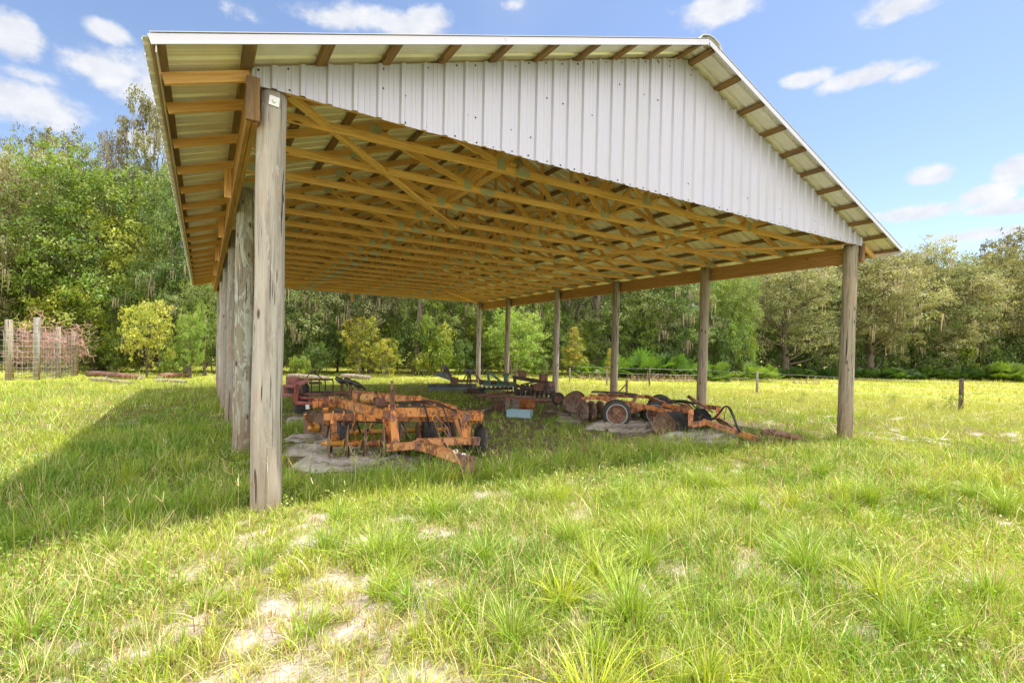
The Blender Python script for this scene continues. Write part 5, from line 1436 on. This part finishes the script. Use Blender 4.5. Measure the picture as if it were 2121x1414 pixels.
sheet('ground_sheet', [(590, 946, 0), (835, 940, 0), (850, 918, 0), (590, 925, 0)], 'second crumpled grey sheet back under the near harrow', 5, .08)
sheet('ground_sheet', [(590, 918, 0), (680, 915, 0), (690, 905, 0), (590, 908, 0)], 'narrow grey sheet behind, beside the tilted rear disc of the near harrow', 7, .06)
sheet('ground_sheet', [(1205, 890, 0), (1330, 903, 0), (1390, 880, 0), (1235, 870, 0)], 'grey sheet under the big wheel of the right harrow', 9, .07)
sheet('ground_sheet', [(1330, 925, 0), (1500, 925, 0), (1545, 893, 0), (1400, 885, 0)], 'pale grey sheet under the front discs and tongue of the right harrow', 12, .06)
sheet('ground_sheet', [(1150, 870, 0), (1210, 880, 0), (1230, 862, 0), (1165, 855, 0)], 'brown grey sheet left of the right harrow', 14, .05)
sheet('ground_sheet', [(592, 880, 0), (660, 876, 0), (665, 866, 0), (592, 868, 0)], 'thin grey sheet on the ground behind the near harrow', 17, .05)
# logs, sticks
def log(x0, y0, x1, y1, r, m, lb, group=None, z=0.06):
    a_, c_ = gnd(x0, y0), gnd(x1, y1); a_.z += r + z; c_.z += r + z
    pts = [a_.lerp(c_, t) + Vector((0, 0, .04 * math.sin(t * 5))) for t in (0, .25, .5, .75, 1)]
    e = empty('log', a_, lb, 'log', group)
    mb(m).tube(pts, [r, r * 1.03, r * .97, r, r * .94], 12).build('bark', e)
    d = (a_ - c_).normalized()
    mb(M_GREY).lathe(a_, d, [(.001, r * .93), (.004, 0)], 12).build('cut_end', e); mb(M_GREY).lathe(c_, -d, [(.001, r * .88), (.004, 0)], 12).build('cut_end', e)
log(182, 782, 292, 788, .14, M_RUST, 'reddish log lying beyond the grass left of the barn'); log(185, 792, 275, 797, .07, M_BARK2, 'thin pale pole lying in front of the reddish log'); log(330, 787, 392, 782, .13, M_RUST, 'short reddish log near the left posts')
log(320, 795, 388, 794, .07, M_BARK2, 'thin pale pole lying in front of the short reddish log')
log(706, 787, 768, 788, .14, M_BARK2, 'pale grey log beyond the barn above the plough blades'); log(596, 786, 680, 790, .13, M_BARK2, 'pale pinkish log beyond the red implement'); log(210, 793, 232, 778, .04, M_BARK2, 'bent stick leaning on the reddish log', z=.05)
log(1000, 858, 1040, 850, .05, M_BARK, 'brown branch lying left of the rusty rollers'); log(1125, 862, 1185, 868, .06, M_BARK, 'brown branch lying right of the pale blue trough')
log(1575, 908, 1660, 916, .07, M_RUST, 'thin brown pole in the grass beyond the right harrow tongue')
# ---- fences
def fence(name, P, hs, label, wires, r, mesh_wire=False, mats=None):
    e = empty(name, P[0], label, 'fence')
    for k, (p, h) in enumerate(zip(P, hs)):
        b = mb((mats or [M_GREY])[k % len(mats or [1])])
        lx = random.uniform(-.05, .05)
        b.tube([p + Vector((0, 0, -.3)), p + Vector((lx * .5, 0, h * .5)), p + Vector((lx, 0, h - .02)), p + Vector((lx, 0, h))], [r[k], r[k], r[k] * .94, r[k] * .8], 12)
        b.build('post', e)
    for w in wires:
        b = mb(M_GALV)
        for k in range(len(P) - 1):
            a_, c_ = P[k] + Vector((0, 0, w)), P[k + 1] + Vector((0, 0, w)); off = (c_ - a_).cross(Vector((0, 0, 1))).normalized() * r[k]
            b.tube([a_ + off, a_.lerp(c_, .5) + off - Vector((0, 0, .03)), c_ + off], .003, 4, caps=False)
        b.build('wire', e)
    if mesh_wire:
        b = mb(M_GALV)
        for k in range(len(P) - 1):
            L = (P[k + 1] - P[k]).length; n_ = int(L / .17); off = (P[k + 1] - P[k]).cross(Vector((0, 0, 1))).normalized() * r[k]
            for q in range(1, n_):
                p = P[k].lerp(P[k + 1], q / n_) + off; b.tube([p + Vector((0, 0, .05)), p + Vector((0, 0, 2.25))], .004, 3, caps=False)
        b.build('stay_wires', e)
    return e
fp = [gnd(x, y) for x, y in ((2330, 895), (1990, 850), (1568, 815), (1449, 803), (1345, 801), (1257, 797), (1180, 793))]
fence('wire_fence', fp, [1.2, 1.17, 1.1, 1.05, 1.0, .9, .9], 'wire fence on grey wooden posts crossing the yellow field at right', [1.02, .72, .42], [.075, .075, .06, .06, .05, .045, .045], mats=[M_POLE_GR, M_BARK, M_POLE_GR])
lp = [at(-120, 690, 21.5), at(20, 690, 22.7), at(76, 690, 23.6), at(122, 690, 25.8), at(155, 690, 27.5)]
for p in lp: p.z = float(terrain(p.x, p.y))
lp[1].z -= .0
fence('deer_fence', lp, [2.8, 2.78, 2.95, 2.65, 2.45], 'tall woven wire fence on thick grey posts at the left edge', [.1, .35, .6, .85, 1.1, 1.35, 1.6, 1.85, 2.1, 2.3], [.15, .15, .13, .115, .15], True, mats=[M_POLE_BR, M_POLE_BR, M_POLE_GR])
# dead vines tangled on the fence
V, F, C = [], [], []
e0 = at(30, 690, 23.4); e1 = at(165, 690, 28); e0.z = e1.z = 0
b = mb(MatB('dead vine').set((.48, .28, .24), .9))
for k in range(320):
    p = e0.lerp(e1, random.random()) + Vector((random.gauss(0, .25), random.gauss(.2, .3), max(.1, random.gauss(1.65, .5))))
    P = [p]
    for j in range(4): P.append(P[-1] + Vector((random.gauss(0, .22), random.gauss(0, .18), random.gauss(-.02, .2))))
    for q in P: q.z = max(q.z, .05)
    b.tube(P, random.choice((.008, .012, .018)), 3, caps=False)
tag(b.build('dead_vines'), 'pinkish brown tangle of dead vines hanging on the wire fence', 'vine')
n = 1500
t = RNG.random(n)[:, None]; cc = np.array(e0)[None] * (1 - t) + np.array(e1)[None] * t + RNG.normal(0, .3, (n, 3)); cc[:, 2] = np.clip(RNG.normal(1.2, .6, n), .1, 2.4)
o = link('vine_leaves', leaf_mesh('vine_leaves', cc, .12 * RNG.uniform(.6, 1.2, n), np.array([(.26, .13, .09), (.2, .22, .05), (.3, .2, .12)])[RNG.integers(0, 3, n)])); tag(o, kind='stuff')
print('done')
